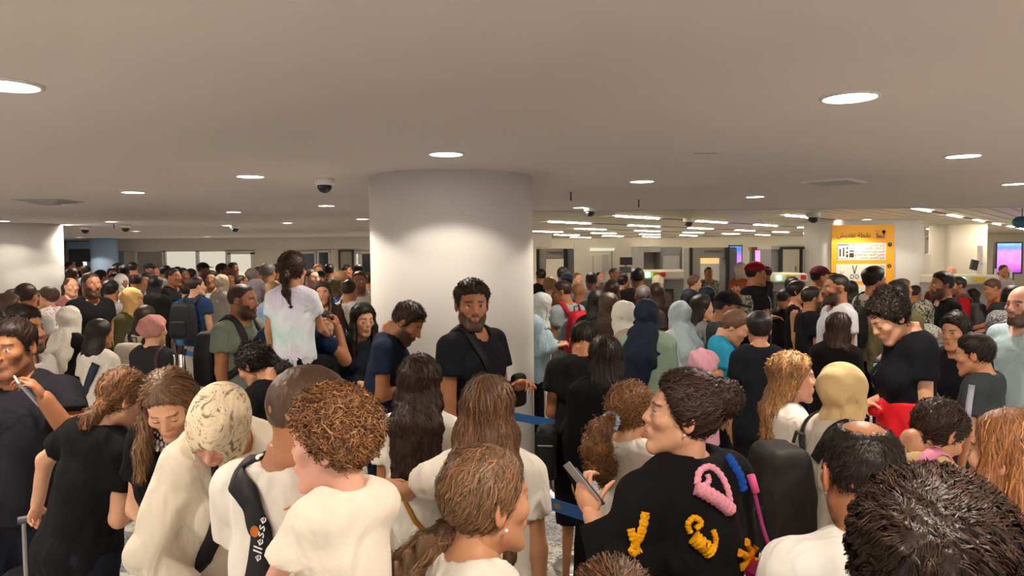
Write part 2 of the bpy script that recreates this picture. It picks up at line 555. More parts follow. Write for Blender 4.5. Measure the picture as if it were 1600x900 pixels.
for x, y in [(-2.2, 1.0), (.6, .6), (3.2, .9), (-1.2, -1.8), (1.8, -1.9), (4.6, -1.5), (-4.4, .6), (-4.2, -2), (6.3, 1.2), (4.6, 3.2),
             (-4.6, 3.4), (-7.2, 4.6), (-7.6, 8.0), (7.6, 5.2), (11.5, 6.2), (11.0, 10.4), (-12.5, 9.5), (-13, 17), (8.5, 3.2)]:
    downlight(x, y, label='round ceiling downlight outside the picture')
for (x, y), lb in zip([(-14.4, 24.6), (-10.4, 25.2), (-7.2, 25.4), (-4.0, 25.4), (-1.0, 24.8)], ('beside the blue-lit pillar', 'before the first lit window', 'before the third lit window', 'over the dark windows', 'behind the central pillar')):
    downlight(x, y, 75, label='tiny downlight added to brighten the back wall, ' + lb)  # extra lamps put in to lift the dim far left end
o = tag(empty('lit_pillar_oval', at(131, 415, 28.6)), 'glowing oval standing in for a lit pillar in the far left doorway', 'light patch')  # lit patch of a pillar, put in as a self-glowing disc
MB().lathe([(0, -.02), (.10, -.015), (.12, 0), (.10, .015), (0, .02)], n=20, M=Matrix.Rotation(PI / 2, 4, 'X') @ Matrix.Diagonal((1, 2.6, 1, 1))).build('glow_disc', plain('glowing_oval', (.9, .85, .7), .4, emis=(1, .93, .75), es=1.2), o, smooth=True)
MB().box((0, .06, 0), (.08, .10, .12)).build('disc_backing', M_GREY, o)
downlight(7.75, 16.1, 55, 'downlight shining onto the yellow sign')

# linear lamps of the slatted ceiling
strip_me = None
n_strip = 0
ORD = 'first second third fourth fifth sixth seventh eighth ninth tenth eleventh twelfth thirteenth fourteenth fifteenth sixteenth'.split()
for row in range(-4, 9):
    n_in = -1
    for k in range(-7, 8):
        c = O + P_DIR * (row * 2.35) + A_DIR * (k * 3.4 + (row * 1.03) % 3.4)
        if c.y < SLAT_Y + 1.0 or c.y > YF - 1.5 or c.x < SLAT_X + 1.2 or c.x > XR - 1.5:
            continue
        root = empty('linear_ceiling_lamp', (c.x, c.y, CEIL + .03), rz)
        n_strip += 1; n_in += 1
        tag(root, 'thin linear lamp, %s row from the right, %s lamp from its near end' % (ORD[row + 4], ORD[n_in]), 'ceiling light', 'linear lamps in the slatted ceiling')
        if strip_me is None:
            a = MB().box((0, 0, -.012), (1.65, .032, .02)).build('diffuser', M_STRIP, root)
            b = MB().box((1.72, 0, -.004), (1.70, .09, .015)).build('track', M_DARK, root)
            strip_me = (a.data, b.data)
        else:
            link(bpy.data.objects.new('diffuser', strip_me[0]), root)
            link(bpy.data.objects.new('track', strip_me[1]), root)


# ------------------------------------------------------------------ ceiling fittings
def dome_camera(px, py, label, r=.075):
    p = on_ceiling(px, py)
    root = tag(empty('dome_camera', (p.x, p.y, CEIL)), label, 'camera', 'dome cameras on the ceiling')
    MB().lathe([(r * 1.15, 0), (r * 1.12, -r * .5), (r * 1.0, -r * .75), (r * .8, -r * .8)], n=28).build('housing', M_WHITE, root, smooth=True)
    MB().lathe([(r * .84, -r * .76), (r * .8, -r * 1.15), (r * .55, -r * 1.5), (r * .2, -r * 1.66), (0, -r * 1.68)], n=28).build('smoked_dome', M_BLACK, root, smooth=True)
    return root


dome_camera(507, 279, 'nearest dome camera, left of the central pillar')
dome_camera(922, 324, 'dome camera just right of the central pillar', .08)
dome_camera(1076, 341, 'dome camera between strip lamps, mid ceiling right', .10)
dome_camera(1271, 332, 'dome camera left of the yellow sign', .11)
dome_camera(367, 352, 'small dome camera over the left crowd', .09)
dome_camera(196, 351, 'small dark dome camera right of the left pillar', .09)
dome_camera(133, 354, 'small dark dome camera above the far doorway', .09)


def rod(px, py0, label):
    p = on_ceiling(px, py0)
    root = tag(empty('sprinkler_rod', (p.x, p.y, CEIL)), label, 'sprinkler', 'thin rods hanging from the ceiling')
    MB().tube([(0, 0, 0), (0, 0, -.085)], .008).build('rod', M_DARK, root)
    MB().lathe([(.022, 0), (.02, -.008), (.0, -.008)], n=12).build('flange', M_GREY, root)
    MB().lathe([(.0, -.085), (.017, -.088), (.0, -.098)], n=10).build('nozzle', M_DARK, root)


rod(892, 300, 'thin dark rod hanging right of the central pillar')
rod(998, 312, 'thin dark rod hanging below the small downlight')
rod(178, 350, 'thin dark rod between two far dome cameras')

# slotted air grille, right
g = [on_ceiling(x, y) for x, y in ((1250, 283), (1325, 277.5), (1356, 284.5), (1285, 289))]
gc = sum(g, Vector()) / 4
root = tag(empty('air_grille', gc, math.atan2(g[1].y - g[0].y, g[1].x - g[0].x)), 'slotted rectangular air grille in the plain ceiling', 'air vent')
wv_, hv_ = (g[1] - g[0]).length * .92, (g[3] - g[0]).length * .85
fr = MB()
fr.box((0, hv_ / 2, -.008), (wv_, .035, .016)); fr.box((0, -hv_ / 2, -.008), (wv_, .035, .016))
fr.box((-wv_ / 2, 0, -.008), (.035, hv_ + .03, .016)); fr.box((wv_ / 2, 0, -.008), (.035, hv_ + .03, .016))
fr.build('frame', M_WHITE, root)
MB().box((0, 0, -.002), (wv_, hv_, .004)).build('backing', M_BLACK, root)
sm_ = None
for k in range(9):
    y = -hv_ / 2 + (k + .5) * hv_ / 9
    if sm_ is None:
        o = MB().box((0, 0, 0), (wv_ - .03, .02, .012), M=Matrix.Rotation(.6, 4, 'X')).build('slat', M_LGREY, root); sm_ = o.data
    else:
        o = link(bpy.data.objects.new('slat', sm_), root)
    o.location = (0, y, -.01)
# cassette diffuser, left
p = on_ceiling(76, 313)
root = tag(empty('cassette_vent', (p.x, p.y, CEIL), .1), 'square stepped air diffuser above the left pillar', 'air vent')
for k, (s, z) in enumerate(((.52, -.006), (.40, -.020), (.28, -.034), (.16, -.048))):
    q = MB()
    for a, b in (((0, s / 2), (s, .03)), ((0, -s / 2), (s, .03)), ((s / 2, 0), (.03, s)), ((-s / 2, 0), (.03, s))):
        q.box((a[0], a[1], z), (b[0], b[1], .012))
    q.build('louver_ring', M_LGREY, root)
MB().box((0, 0, -.002), (.5, .5, .004)).build('backing', M_GREY, root)
p = on_ceiling(1103, 239)
root = tag(empty('ceiling_hatch', (p.x, p.y, CEIL)), 'faint round flush hatch in the plain ceiling', 'hatch')
MB().lathe([(.13, 0), (.13, -.004), (.118, -.005), (.118, -.001)], n=32).build('rim', M_CEIL, root, smooth=True)
MB().box((0, 0, -.002), (.16, .012, .004)).build('slot', M_GREY, root)
p = at(1597, 347, 12.0)
root = tag(empty('hanging_sign', (p.x, p.y, p.z)), 'teal rounded sign hanging at the right edge', 'sign')
MB().lathe([(0, -.03), (.10, -.028), (.12, 0), (.10, .028), (0, .03)], n=24, M=Matrix.Rotation(PI / 2, 4, 'X') @ Matrix.Diagonal((1.4, .8, 1, 1))).build('panel', plain('teal_panel', (.01, .12, .18), .4), root, smooth=True)
MB().tube([(0, 0, .05), (0, 0, CEIL - p.z + .02)], .008).build('hanger', M_DARK, root)


# ------------------------------------------------------------------ far right: pillar with the yellow sign
def rbox_pillar(name, x0, x1, Y, depth, mat, ztop=CEIL + .06, rad=.3, zb=0):
    a, b = at(x0, 400, Y).x, at(x1, 400, Y).x
    poly = []
    for cx, cy, a0 in ((b - rad, Y + rad, -90), (b - rad, Y + depth - rad, 0), (a + rad, Y + depth - rad, 90), (a + rad, Y + rad, 180)):
        for k in range(7):
            t = math.radians(a0 + 15 * k)
            poly.append((cx + rad * math.cos(t), cy + rad * math.sin(t)))
    n = len(poly); cx0 = (a + b) / 2
    V = [(x - cx0, y - Y, zb) for x, y in poly] + [(x - cx0, y - Y, ztop) for x, y in poly]
    Fs = [(k, (k + 1) % n, (k + 1) % n + n, k + n) for k in range(n)] + [tuple(range(n, 2 * n)), tuple(reversed(range(n)))]
    o = MB().add(V, Fs).build(name, mat, smooth=True, loc=(cx0, Y, 0))
    return tag(o, kind='structure')


YS = 16.9
rbox_pillar('pillar', 1286, 1452, YS, 1.4, M_PILLAR)
rbox_pillar('pillar', 1478, 1546, 21, 1.0, M_CREAM, rad=.15)
s0, s1 = at(1300, 352, YS - .05), at(1398, 352, YS - .05)
sw = s1.x - s0.x; st = s0.z
sign = tag(empty('checkpoint_sign', ((s0.x + s1.x) / 2, YS - .03, 0)), 'tall yellow inspection point sign with Arabic heading and scissors', 'sign')
MB().box((0, 0, (st + .75) / 2), (sw, .03, st - .75)).build('board', M_YELLOW, sign)
U = sw / 98.0            # one photo pixel on the sign


def sp(px, py):
    return ((px - 1349) * U, st - (py - 352) * U)


def spanel(x0, y0, x1, y1, mat, name, y=-.02, t=.01):
    (a, b), (c, d) = sp(x0, y0), sp(x1, y1)
    return MB().box(((a + c) / 2, y, (b + d) / 2), (c - a, t, b - d)).build(name, mat, sign)


AR = {}


def text_obj(s, mat, parent, loc, size, name='lettering', rx=PI / 2, rz_=0.0, shear=0, align='CENTER', M=None, ext=.0006):
    c = bpy.data.curves.new(name, 'FONT'); c.body = s; c.size = size; c.align_x = align; c.align_y = 'CENTER'
    c.extrude = ext; c.resolution_u = 1; c.shear = shear
    o = bpy.data.objects.new(name, c); COL.objects.link(o)
    dg = bpy.context.evaluated_depsgraph_get()
    me = bpy.data.meshes.new_from_object(o.evaluated_get(dg))
    bpy.data.objects.remove(o)
    me.materials.clear(); me.materials.append(mat)
    r = bpy.data.objects.new(name, me)
    if M is not None:
        r.matrix_local = M
    else:
        r.location = loc; r.rotation_euler = (rx, 0, rz_)
    return link(r, parent)


# Arabic in presentation forms, written right to left by reversing
FORMS = {'ا': ('\ufe8d', '\ufe8e', '\ufe8d', '\ufe8e'), 'ب': ('\ufe8f', '\ufe90', '\ufe91', '\ufe92'), 'ة': ('\ufe93', '\ufe94', '\ufe93', '\ufe94'),
         'ت': ('\ufe95', '\ufe96', '\ufe97', '\ufe98'), 'ج': ('\ufe9d', '\ufe9e', '\ufe9f', '\ufea0'), 'د': ('\ufea9', '\ufeaa', '\ufea9', '\ufeaa'),
         'ر': ('\ufead', '\ufeae', '\ufead', '\ufeae'), 'ش': ('\ufeb5', '\ufeb6', '\ufeb7', '\ufeb8'), 'ط': ('\ufec1', '\ufec2', '\ufec3', '\ufec4'),
         'ف': ('\ufed1', '\ufed2', '\ufed3', '\ufed4'), 'ق': ('\ufed5', '\ufed6', '\ufed7', '\ufed8'), 'ل': ('\ufedd', '\ufede', '\ufedf', '\ufee0'),
         'م': ('\ufee1', '\ufee2', '\ufee3', '\ufee4'), 'ن': ('\ufee5', '\ufee6', '\ufee7', '\ufee8'), 'و': ('\ufeed', '\ufeee', '\ufeed', '\ufeee'),
         'ي': ('\ufef1', '\ufef2', '\ufef3', '\ufef4'), 'ح': ('\ufea1', '\ufea2', '\ufea3', '\ufea4'), 'ه': ('\ufee9', '\ufeea', '\ufeeb', '\ufeec'),
         'ك': ('\ufed9', '\ufeda', '\ufedb', '\ufedc'), 'ع': ('\ufec9', '\ufeca', '\ufecb', '\ufecc'), 'س': ('\ufeb1', '\ufeb2', '\ufeb3', '\ufeb4')}
NOJOIN = set('اةدرو')


def arab(s):
    out = ''
    for w_ in s.split(' '):
        g_ = ''
        for i, ch in enumerate(w_):
            if ch not in FORMS: g_ += ch; continue
            prev = i > 0 and w_[i - 1] in FORMS and w_[i - 1] not in NOJOIN
            nxt = i < len(w_) - 1 and w_[i + 1] in FORMS and ch not in NOJOIN
            g_ += FORMS[ch][(1 if prev else 0) if not nxt else (3 if prev else 2)]
        out = g_[::-1] + (' ' + out if out else '')
    return out


x_, z_ = sp(1334, 368)
text_obj(arab('نقطة تفتيش'), M_INK, sign, (x_, -.026, z_), 10.5 * U)
spanel(1309, 380, 1385, 407, M_PAPER, 'white_panel')
spanel(1307, 413, 1385, 440, M_PAPER, 'white_panel')
spanel(1307, 446, 1385, 474, M_PAPER, 'white_panel')
for i, ln in enumerate(('على الجميع', 'كل الركاب والحقائب', 'المرور على التفتيش', 'وتفريغ الجيوب من المعادن', 'على التفتيش والمرور')):
    x_, z_ = sp(1383, 383.5 + i * 4.9)
    text_obj(arab(ln), M_INK, sign, (x_, -.028, z_), 4.4 * U, align='RIGHT')
for i, ln in enumerate(('يمنع حمل', 'كل مقص', 'وحاد', 'وسكين', 'وسلاح')):
    x_, z_ = sp(1383, 416 + i * 5)
    text_obj(arab(ln), M_INK, sign, (x_, -.028, z_), 4.4 * U, align='RIGHT')
# emblem box at the top right of the sign
spanel(1369, 360, 1385, 374, plain('emblem_orange', (.75, .33, .01), .5), 'emblem_box', -.018)
q = MB(); a, b = sp(1381, 363); q.lathe([(0, 0), (2.6 * U, 0)], (a, -.0265, b), 16, Matrix.Rotation(PI / 2, 4, 'X')); q.box((sp(1381, 367)[0], -.026, sp(1381, 367)[1]), (1.8 * U, .002, 4 * U))
q.box((sp(1376, 371)[0], -.026, sp(1376, 371)[1]), (11 * U, .002, 1.6 * U)); q.box((sp(1371, 368)[0], -.026, sp(1371, 368)[1]), (1.2 * U, .002, 6 * U)); q.box((sp(1375, 369)[0], -.026, sp(1375, 369)[1]), (5 * U, .002, 1.2 * U))
q.build('emblem', M_INK, sign)
for (px, py) in ((1391, 383), (1390.5, 416.5)):
    a, b = sp(px, py)
    MB().lathe([(3.3 * U, -.002), (3.3 * U, .002)], (a, -.02, b), 20, Matrix.Rotation(PI / 2, 4, 'X')).build('number_disc', M_INK, sign)
    text_obj('1' if py < 400 else '2', M_YELLOW, sign, (a, -.026, b), 4.6 * U)
# pictogram: liquids and tools card
q = MB(); a, b = sp(1323, 394)
for dx, dz, w_, h_ in ((0, 10.4, 27, .5), (0, -10.4, 27, .5), (-13.4, 0, .5, 21), (13.4, 0, .5, 21), (-5, 11.6, 17, 1.4), (11, 11.8, 4, 1.2), (-10, -1, 2.6, 12), (-4.6, 0, 2.4, 14), (1, 6, 2.4, 3.6), (1, -.5, 3.4, 3), (1, -6, 3.4, 5), (8, 5.6, 7, .8), (8, 1.4, 7, 2.2), (8, -5, 7, 7)):
    q.box((a + dx * U, -.0262, b + dz * U), (w_ * U, .001, h_ * U))
q.build('pictogram', M_INK, sign)
# scissors
q = MB(); a, b = sp(1336, 426)
for s in (-1, 1):
    q.box((a + s * 1.6 * U, -.027, b + 4.2 * U), (1.5 * U, .0015, 14 * U), M=Matrix.Rotation(s * .23, 4, 'Y'))
    ring = []
    for k in range(17):
        t = 2 * PI * k / 16
        ring.append((a + s * 3.8 * U + 2.6 * U * math.cos(t), -.027, b - 6.6 * U + 3.2 * U * math.sin(t)))
    q.tube(ring, .55 * U, 5)
q.build('scissors_print', M_INK, sign)
q = MB(); a, b = sp(1316, 427)
q.box((a - U, -.027, b), (.9 * U, .0015, 7 * U), M=Matrix.Rotation(-.5, 4, 'Y')); q.box((a + 1.5 * U, -.027, b), (.9 * U, .0015, 7 * U), M=Matrix.Rotation(.5, 4, 'Y'))
q.build('tool_print', M_GREY, sign)
q = MB(); a, b = sp(1322, 462)
for k in range(5): q.box((a + (k * 5 - 10) * U, -.027, b + (2 if k % 2 else -2) * U), (3.4 * U, .0015, 6 * U), M=Matrix.Rotation(.5 * k, 4, 'Y'))
q.build('tool_print', M_INK, sign)


# ------------------------------------------------------------------ security lane furniture
def pb(mb, x0, y0, x1, y1, Y, depth, O_=(0, 0), to_floor=False):
    """Box whose front face fills the pixel rectangle at depth Y (for a root at O_)."""
    a, b = at(x0, y0, Y), at(x1, y1, Y)
    zb = 0 if to_floor else b.z
    mb.box(((a.x + b.x) / 2 - O_[0], Y + depth / 2 - O_[1], (a.z + zb) / 2), (abs(b.x - a.x), depth, abs(a.z - zb)))
    return mb


def detector(x0, x1, ytop, Y, label, side, post_px):
    a, b = at(x0, ytop, Y), at(x1, ytop, Y)
    r = tag(empty('metal_detector', ((a.x + b.x) / 2, Y, 0)), label, 'security gate')
    w_ = b.x - a.x; t = post_px / 1150 * Y
    MB().box((-w_ / 2 + t / 2, .3, a.z / 2), (t, .6, a.z), bev=.02).build('side_panel', M_CREAM if side else M_LGREY, r)
    MB().box((w_ / 2 - t / 2, .3, a.z / 2), (t, .6, a.z), bev=.02).build('side_panel', M_GREY, r)
    MB().box((w_ / 2 - t - .03, -.01, a.z / 2), (.06, .06, a.z)).build('edge_strip', M_BLACK, r)
    MB().box((-w_ / 2 - .02, -.01, a.z / 2), (.05, .06, a.z)).build('edge_strip', M_BLACK, r)
    MB().box((0, .3, a.z - .09), (w_ - t, .5, .18), bev=.02).build('crossbar', M_CREAM, r)
    q = MB()
    for k in range(8): q.box((-w_ * .2 + k * w_ * .05, .03, a.z - .07), (w_ * .025, .02, .05))
    q.build('indicator_row', M_GREY, r)
    return r


detector(842, 897, 389, 13.0, 'walk-through metal detector beside the central pillar', 1, 11)
detector(1081, 1152, 387, 12.6, 'walk-through metal detector with an officer standing inside', 1, 13)


def xray(x0, x1, ytop, Y, label, ybeltpx, leds, hood=None):
    a, b = at(x0, ytop, Y), at(x1, ytop, Y)
    w_ = b.x - a.x
    r = tag(empty('xray_scanner', ((a.x + b.x) / 2, Y, 0)), label, 'luggage scanner')
    zt = a.z; dz = 8 / 1150 * Y
    MB().box((0, .45, zt - dz), (w_, .9, dz * 1.8), bev=.03).build('top_cover', M_CREAM, r)
    MB().box((0, .5, (zt - dz * 1.7) / 2), (w_ * .98, .8, zt - dz * 1.9)).build('cabinet', M_GREY, r)
    MB().box((-w_ * .1, .06, (zt - dz * 2) * .62), (w_ * .5, .1, (zt - dz * 2) * .5)).build('tunnel_opening', M_BLACK, r)
    q = MB()
    for k in range(7): q.box((-w_ * .1 + (k - 3) * w_ * .068, .0, (zt - dz * 2) * .62), (w_ * .062, .01, (zt - dz * 2) * .46))
    q.build('lead_curtain', M_DARK, r)
    MB().box((-w_ * .1, -.55, .78), (w_ * .55, 1.2, .08)).build('conveyor_bed', M_STEEL, r)
    for sx in (-1, 1):
        for sy in (-1.05, -.1):
            MB().box((-w_ * .1 + sx * w_ * .24, sy, .37), (.06, .06, .74)).build('leg', M_STEEL, r)
    for fx, mt, ww in leds:
        MB().box((w_ * fx, -.012, zt - dz * .9), (ww, .03, dz * .9)).build('status_light' if mt is M_GREENLED else 'warning_plate', mt, r)
    return r


M_WARN = plain('warning_yellow', (.75, .5, .02), .5)
xray(998, 1082, 422, 15.0, 'grey luggage scanner left of the officer', 0, [(-.33, M_GREENLED, .07), (-.18, M_WARN, .12), (-.05, M_RED, .10)])
xray(1176, 1262, 427, 15.2, 'grey luggage scanner behind the red-capped officer', 0, [(-.02, M_GREENLED, .07), (.2, M_WARN, .22), (.42, M_RED, .10), (-.42, M_RED, .08)])
xray(1478, 1562, 430, 13.6, 'grey luggage scanner below the tilted monitor', 0, [(-.2, M_GREENLED, .07), (-.30, M_WARN, .09), (.12, M_WARN, .20)])

# booths and panels behind the lane
def booth(name, label, cat, specs, Y, group=None):
    xs = [s for s in specs]
    a = at(xs[0][0], 400, Y)
    r = tag(empty(name, (a.x, Y, 0)), label, cat, group)
    for (x0, y0, x1, y1, dy, dep, mt, nm, fl) in specs:
        mb = MB(); pb(mb, x0, y0, x1, y1, Y + dy, dep, (a.x, Y), fl)
        mb.build(nm, mt, r)
    return r


booth('screening_booth', 'cream panelled booth with curved grey edge behind the queue', 'booth',
      [(898, 378, 985, 430, 0, .1, M_CREAM, 'wall_panel', True), (926, 400, 927, 430, -.02, .02, M_GREY, 'joint', True),
       (955, 392, 957, 430, -.02, .02, M_GREY, 'joint', True), (942, 398, 950, 424, -.05, .05, M_LGREY, 'intercom_plate', False), (922, 388, 960, 392, -.1, .1, M_FROST, 'light_panel', False)], 18.5)
booth('operator_monitor', 'black monitor on a stand left of the grey scanner', 'monitor',
      [(969, 402, 988, 414, 0, .06, M_BLACK, 'screen', False), (970, 417, 986, 426, 0, .2, M_DARK, 'base_unit', False), (977, 413, 980, 430, .05, .05, M_GREY, 'stand', True), (985, 385, 987, 430, .1, .05, M_STEEL, 'pole', True)], 15.4)
booth('screening_booth', 'grey glazed booth with an open arch above the grey scanner', 'booth',
      [(996, 385, 1006, 430, 0, .8, M_LGREY, 'side_wall', True), (1006, 385, 1033, 394, 0, .8, M_LGREY, 'header', False), (1006, 394, 1030, 430, .8, .05, M_CREAM, 'back_panel', True),
       (1032, 386, 1066, 425, 0, .8, M_GREY, 'front_panel', True), (1036, 400, 1062, 422, -.05, .04, M_LGREY, 'window_shelf', False), (1066, 388, 1068, 430, -.1, .08, M_STEEL, 'post', True), (1072, 388, 1082, 430, .2, .8, M_BLACK, 'dark_panel', True)], 17.0)
booth('screening_booth', 'dark framed booth with pale panels behind the capped men', 'booth',
      [(1205, 384, 1290, 389, 0, 1.0, M_LGREY, 'header', False), (1205, 388, 1222, 430, .1, .8, M_GREY, 'side_wall', True), (1219, 388, 1223, 430, -.03, .1, M_BLACK, 'frame_post', True), (1219, 386, 1271, 389, -.03, .1, M_BLACK, 'frame_rail', False),
       (1223, 389, 1250, 430, 0, .06, M_CREAM, 'pale_panel', True), (1250, 389, 1254, 430, -.03, .1, M_BLACK, 'frame_post', True), (1254, 389, 1266, 430, 0, .06, M_CREAM, 'pale_panel', True), (1266, 389, 1271, 430, -.03, .1, M_BLACK, 'frame_post', True),
       (1236, 416, 1240, 424, -.1, .05, M_WHITE, 'bottle_print', False), (1243, 416, 1245, 424, -.1, .05, M_GREY, 'bottle_print', False)], 18.0)
booth('louvre_panel', 'small dark louvred panel on the wall left of the sign', 'panel',
      [(1271, 401, 1275, 418, 0, .05, M_DARK, 'leaf', False), (1276, 399, 1279, 418, 0, .05, M_LGREY, 'leaf', False), (1280, 398, 1284, 418, 0, .05, M_DARK, 'leaf', False)], 17.6)


def screen(x0, y0, x1, y1, Y, label, stops, name='advert_screen', img=None):
    a, b = at(x0, y0, Y), at(x1, y1, Y)
    r = tag(empty(name, ((a.x + b.x) / 2, Y, 0)), label, 'screen')
    w_, h_ = b.x - a.x, a.z - b.z; cz = (a.z + b.z) / 2
    MB().box((0, .05, cz), (w_, .08, h_)).build('bezel', M_BLACK, r)
    MB().box((0, .1, cz / 2), (w_ * .5, .08, cz)).build('stand', M_DARK, r)
    m, nt, N, L, B = new_mat('screen_picture')
    tc = N.new('ShaderNodeTexCoord'); s = N.new('ShaderNodeSeparateXYZ'); L.new(tc.outputs['Generated'], s.inputs[0])
    c = ramp(N, L, s.outputs[2], stops)
    n = N.new('ShaderNodeTexNoise'); n.inputs['Scale'].default_value = 5; L.new(tc.outputs['Generated'], n.inputs['Vector'])
    v = N.new('ShaderNodeMix'); v.data_type = 'RGBA'; v.blend_type = 'OVERLAY'; v.inputs['Factor'].default_value = .5
    L.new(c, v.inputs['A']); L.new(n.outputs[1], v.inputs['B'])
    L.new(v.outputs['Result'], B.inputs['Emission Color']); B.inputs['Emission Strength'].default_value = 1.2
    B.inputs['Base Color'].default_value = (0, 0, 0, 1)
    MB().box((0, .005, cz), (w_ * .86, .01, h_ * .9)).build('display', m, r)
    return r


screen(1556, 378, 1598, 428, 17.5, 'portrait advert screen with blue and violet picture, far right',
       [(0, (.25, .03, .35)), (.3, (.6, .15, .55)), (.7, (.45, .2, .8)), (.85, (.1, .2, .9)), (1, (.2, .4, .8))])
screen(1139, 383, 1160, 424, 22, 'narrow violet advert screen beside the metal detector',
       [(0, (.35, .15, .8)), (.6, (.3, .12, .85)), (.85, (.05, .1, .9)), (1, (.02, .2, .5))])
# shop front behind the officer
sh = booth('shop_front', 'maroon topped shop front with pink and blue displays behind', 'shop front',
           [(1174, 386, 1202, 391, 0, .3, M_MAROON, 'fascia', False), (1174, 391, 1180, 430, .1, .2, M_DARK, 'side', True), (1188, 391, 1203, 400, .2, .1, M_BLACK, 'shelf', False)], 24)
for x0, x1, y0, y1, c in ((1180, 1188, 391, 408, (.9, .25, .7)), (1189, 1203, 400, 414, (.3, .75, .85)), (1180, 1190, 408, 420, (.15, .5, .9))):
    mb = MB(); pb(mb, x0, y0, x1, y1, 24.1, .1, (sh.location.x, 24)); mb.build('lit_display', plain('lit_display_%d' % x0, c, .4, emis=c, es=.7 + x0 * 1e-6 + y0 * 1e-6), sh)
booth('display_case', 'amber lit display shelves seen through the metal detector', 'display',
      [(1096, 396, 1126, 400, 0, .2, M_DARK, 'rail', False), (1096, 400, 1126, 412, .1, .1, plain('amber_light', (.6, .3, .1), .5, emis=(.9, .5, .2), es=.5), 'lit_shelf', False),
       (1096, 412, 1126, 440, .05, .2, M_LGREY, 'counter', True)], 23)
# lit openings at the right
door = empty('door_2', (at(1444, 400, 19.5).x, 19.5, 0)); door['kind'] = 'structure'
a, b = at(1436, 398, 19.5), at(1453, 398, 19.5)
dw_ = b.x - a.x
MB().box((0, 0, a.z / 2), (dw_, .08, a.z)).build('door_frame', M_WHITE, door)
MB().box((0, -.05, a.z / 2 - .06), (dw_ * .7, .04, a.z * .95)).build('door_leaf', M_CREAM, door)
MB().box((-dw_ * .28, -.09, 1.0), (.03, .05, .14)).build('door_handle', M_STEEL, door)
wd = win(10, 1455, 1479, 372, M_SKYBLUE, M_GREY, Y=27, fw=.08, zb=1.2)
q = MB()
for k in range(1, 4): q.box((0, -.06, 1.2 + k * .28), (.7, .03, .03))
q.build('glazing_bar', M_GREY, wd)
booth('retail_stand', 'white stand with red objects under the bright window', 'stand',
      [(1455, 396, 1478, 420, 0, .3, M_WHITE, 'body', True), (1466, 404, 1469, 412, -.05, .1, M_RED, 'red_item', False), (1473, 402, 1477, 413, -.05, .1, M_RED, 'red_item', False)], 24)
booth('tilted_monitor', 'tilted black monitor on a tall steel pole above the scanner', 'monitor',
      [(1531, 384, 1535, 430, 0, .08, M_STEEL, 'pole', True), (1527, 412, 1538, 413, .0, .05, M_STEEL, 'bracket', False)], 15.0)
mo = [o for o in COL.objects if o.name.startswith('tilted_monitor')][-1]
a = at(1522, 414, 14.9)
MB().box((a.x - mo.location.x, a.y - mo.location.y, a.z), (.17, .04, .2), M=Matrix.Rotation(.22, 4, 'Y') @ Matrix.Rotation(.3, 4, 'Z')).build('screen', M_BLACK, mo)
booth('glass_turnstile', 'clear glass barrier with steel posts by the advert screen', 'barrier',
      [(1556, 420, 1557.5, 440, 0, .05, M_STEEL, 'post', True), (1568, 418, 1569.5, 440, 0, .05, M_STEEL, 'post', True), (1580, 420, 1581.5, 440, 0, .05, M_STEEL, 'post', True),
       (1553, 440, 1586, 443, 0, .4, M_LGREY, 'housing', True)], 15.4)


# ------------------------------------------------------------------ queue barrier posts and belts
def post(x, y, label, z=.98):
    r = tag(empty('barrier_post', (x, y, 0)), label, 'barrier post', 'steel queue posts')
    MB().lathe([(.17, 0), (.17, .012), (.15, .025), (.04, .035), (.033, .05)], n=28).build('base', M_STEEL, r, smooth=True)
    MB().lathe([(.031, .03), (.031, z - .1)], n=20).build('tube', M_STEEL, r, smooth=True)
    MB().lathe([(.034, z - .11), (.036, z - .1), (.036, z - .01), (.03, z), (0, z)], n=20).build('head', M_BLACK, r, smooth=True)
    return r


def belt(p0, p1, label, sag=.015, w=.055, zt=.9, text=False):
    p0, p1 = Vector((p0[0], p0[1], 0)), Vector((p1[0], p1[1], 0))
    d = p1 - p0; u_ = d.normalized() * .065; p0 = p0 + u_; p1 = p1 - u_; d = p1 - p0; L_ = d.length
    r = tag(empty('queue_belt', (*p0.xy, zt), math.atan2(d.y, d.x)), label, 'belt', 'blue queue belts')
    V, Fs = [], []
    n = 14
    for i in range(n + 1):
        t = i / n; z = -sag * 4 * t * (1 - t)
        for dy, dz in ((-.0012, -w / 2), (-.0012, w / 2), (.0012, w / 2), (.0012, -w / 2)):
            V.append((t * L_, dy, z + dz))
    for i in range(n):
        for k in range(4):
            Fs.append((i * 4 + k, i * 4 + 4 + k, i * 4 + 4 + (k + 1) % 4, i * 4 + (k + 1) % 4))
    MB().add(V, Fs).build('webbing', M_BELT, r)
    MB().box((.03, 0, 0), (.05, .03, w + .02)).build('end_clip', M_BLACK, r)
    if text:
        for t in text:
            text_obj(arab('مطار بيروت الدولي'), M_PAPER, r, (t * L_, -.0022, -sag * 4 * t * (1 - t) + .012), .021)
            text_obj(arab('الطيران المدني'), M_PAPER, r, (t * L_, -.0022, -sag * 4 * t * (1 - t) - .012), .018)
            q = MB(); q.lathe([(0, 0), (.017, 0)], (t * L_ + .16, -.0022, -sag * 4 * t * (1 - t)), 14, Matrix.Rotation(PI / 2, 4, 'X') @ Matrix.Diagonal((1.3, .8, 1, 1)))
            q.build('emblem', plain('belt_emblem', (.35, .25, .12), .6), r)
    return r


def bp(px, py, z=.9):
    """Point at height z seen at the pixel."""
    d = ray(px, py); t = (z - CAM_H) / d.z
    p = Vector((0, 0, CAM_H)) + d * t
    return p.x, p.y


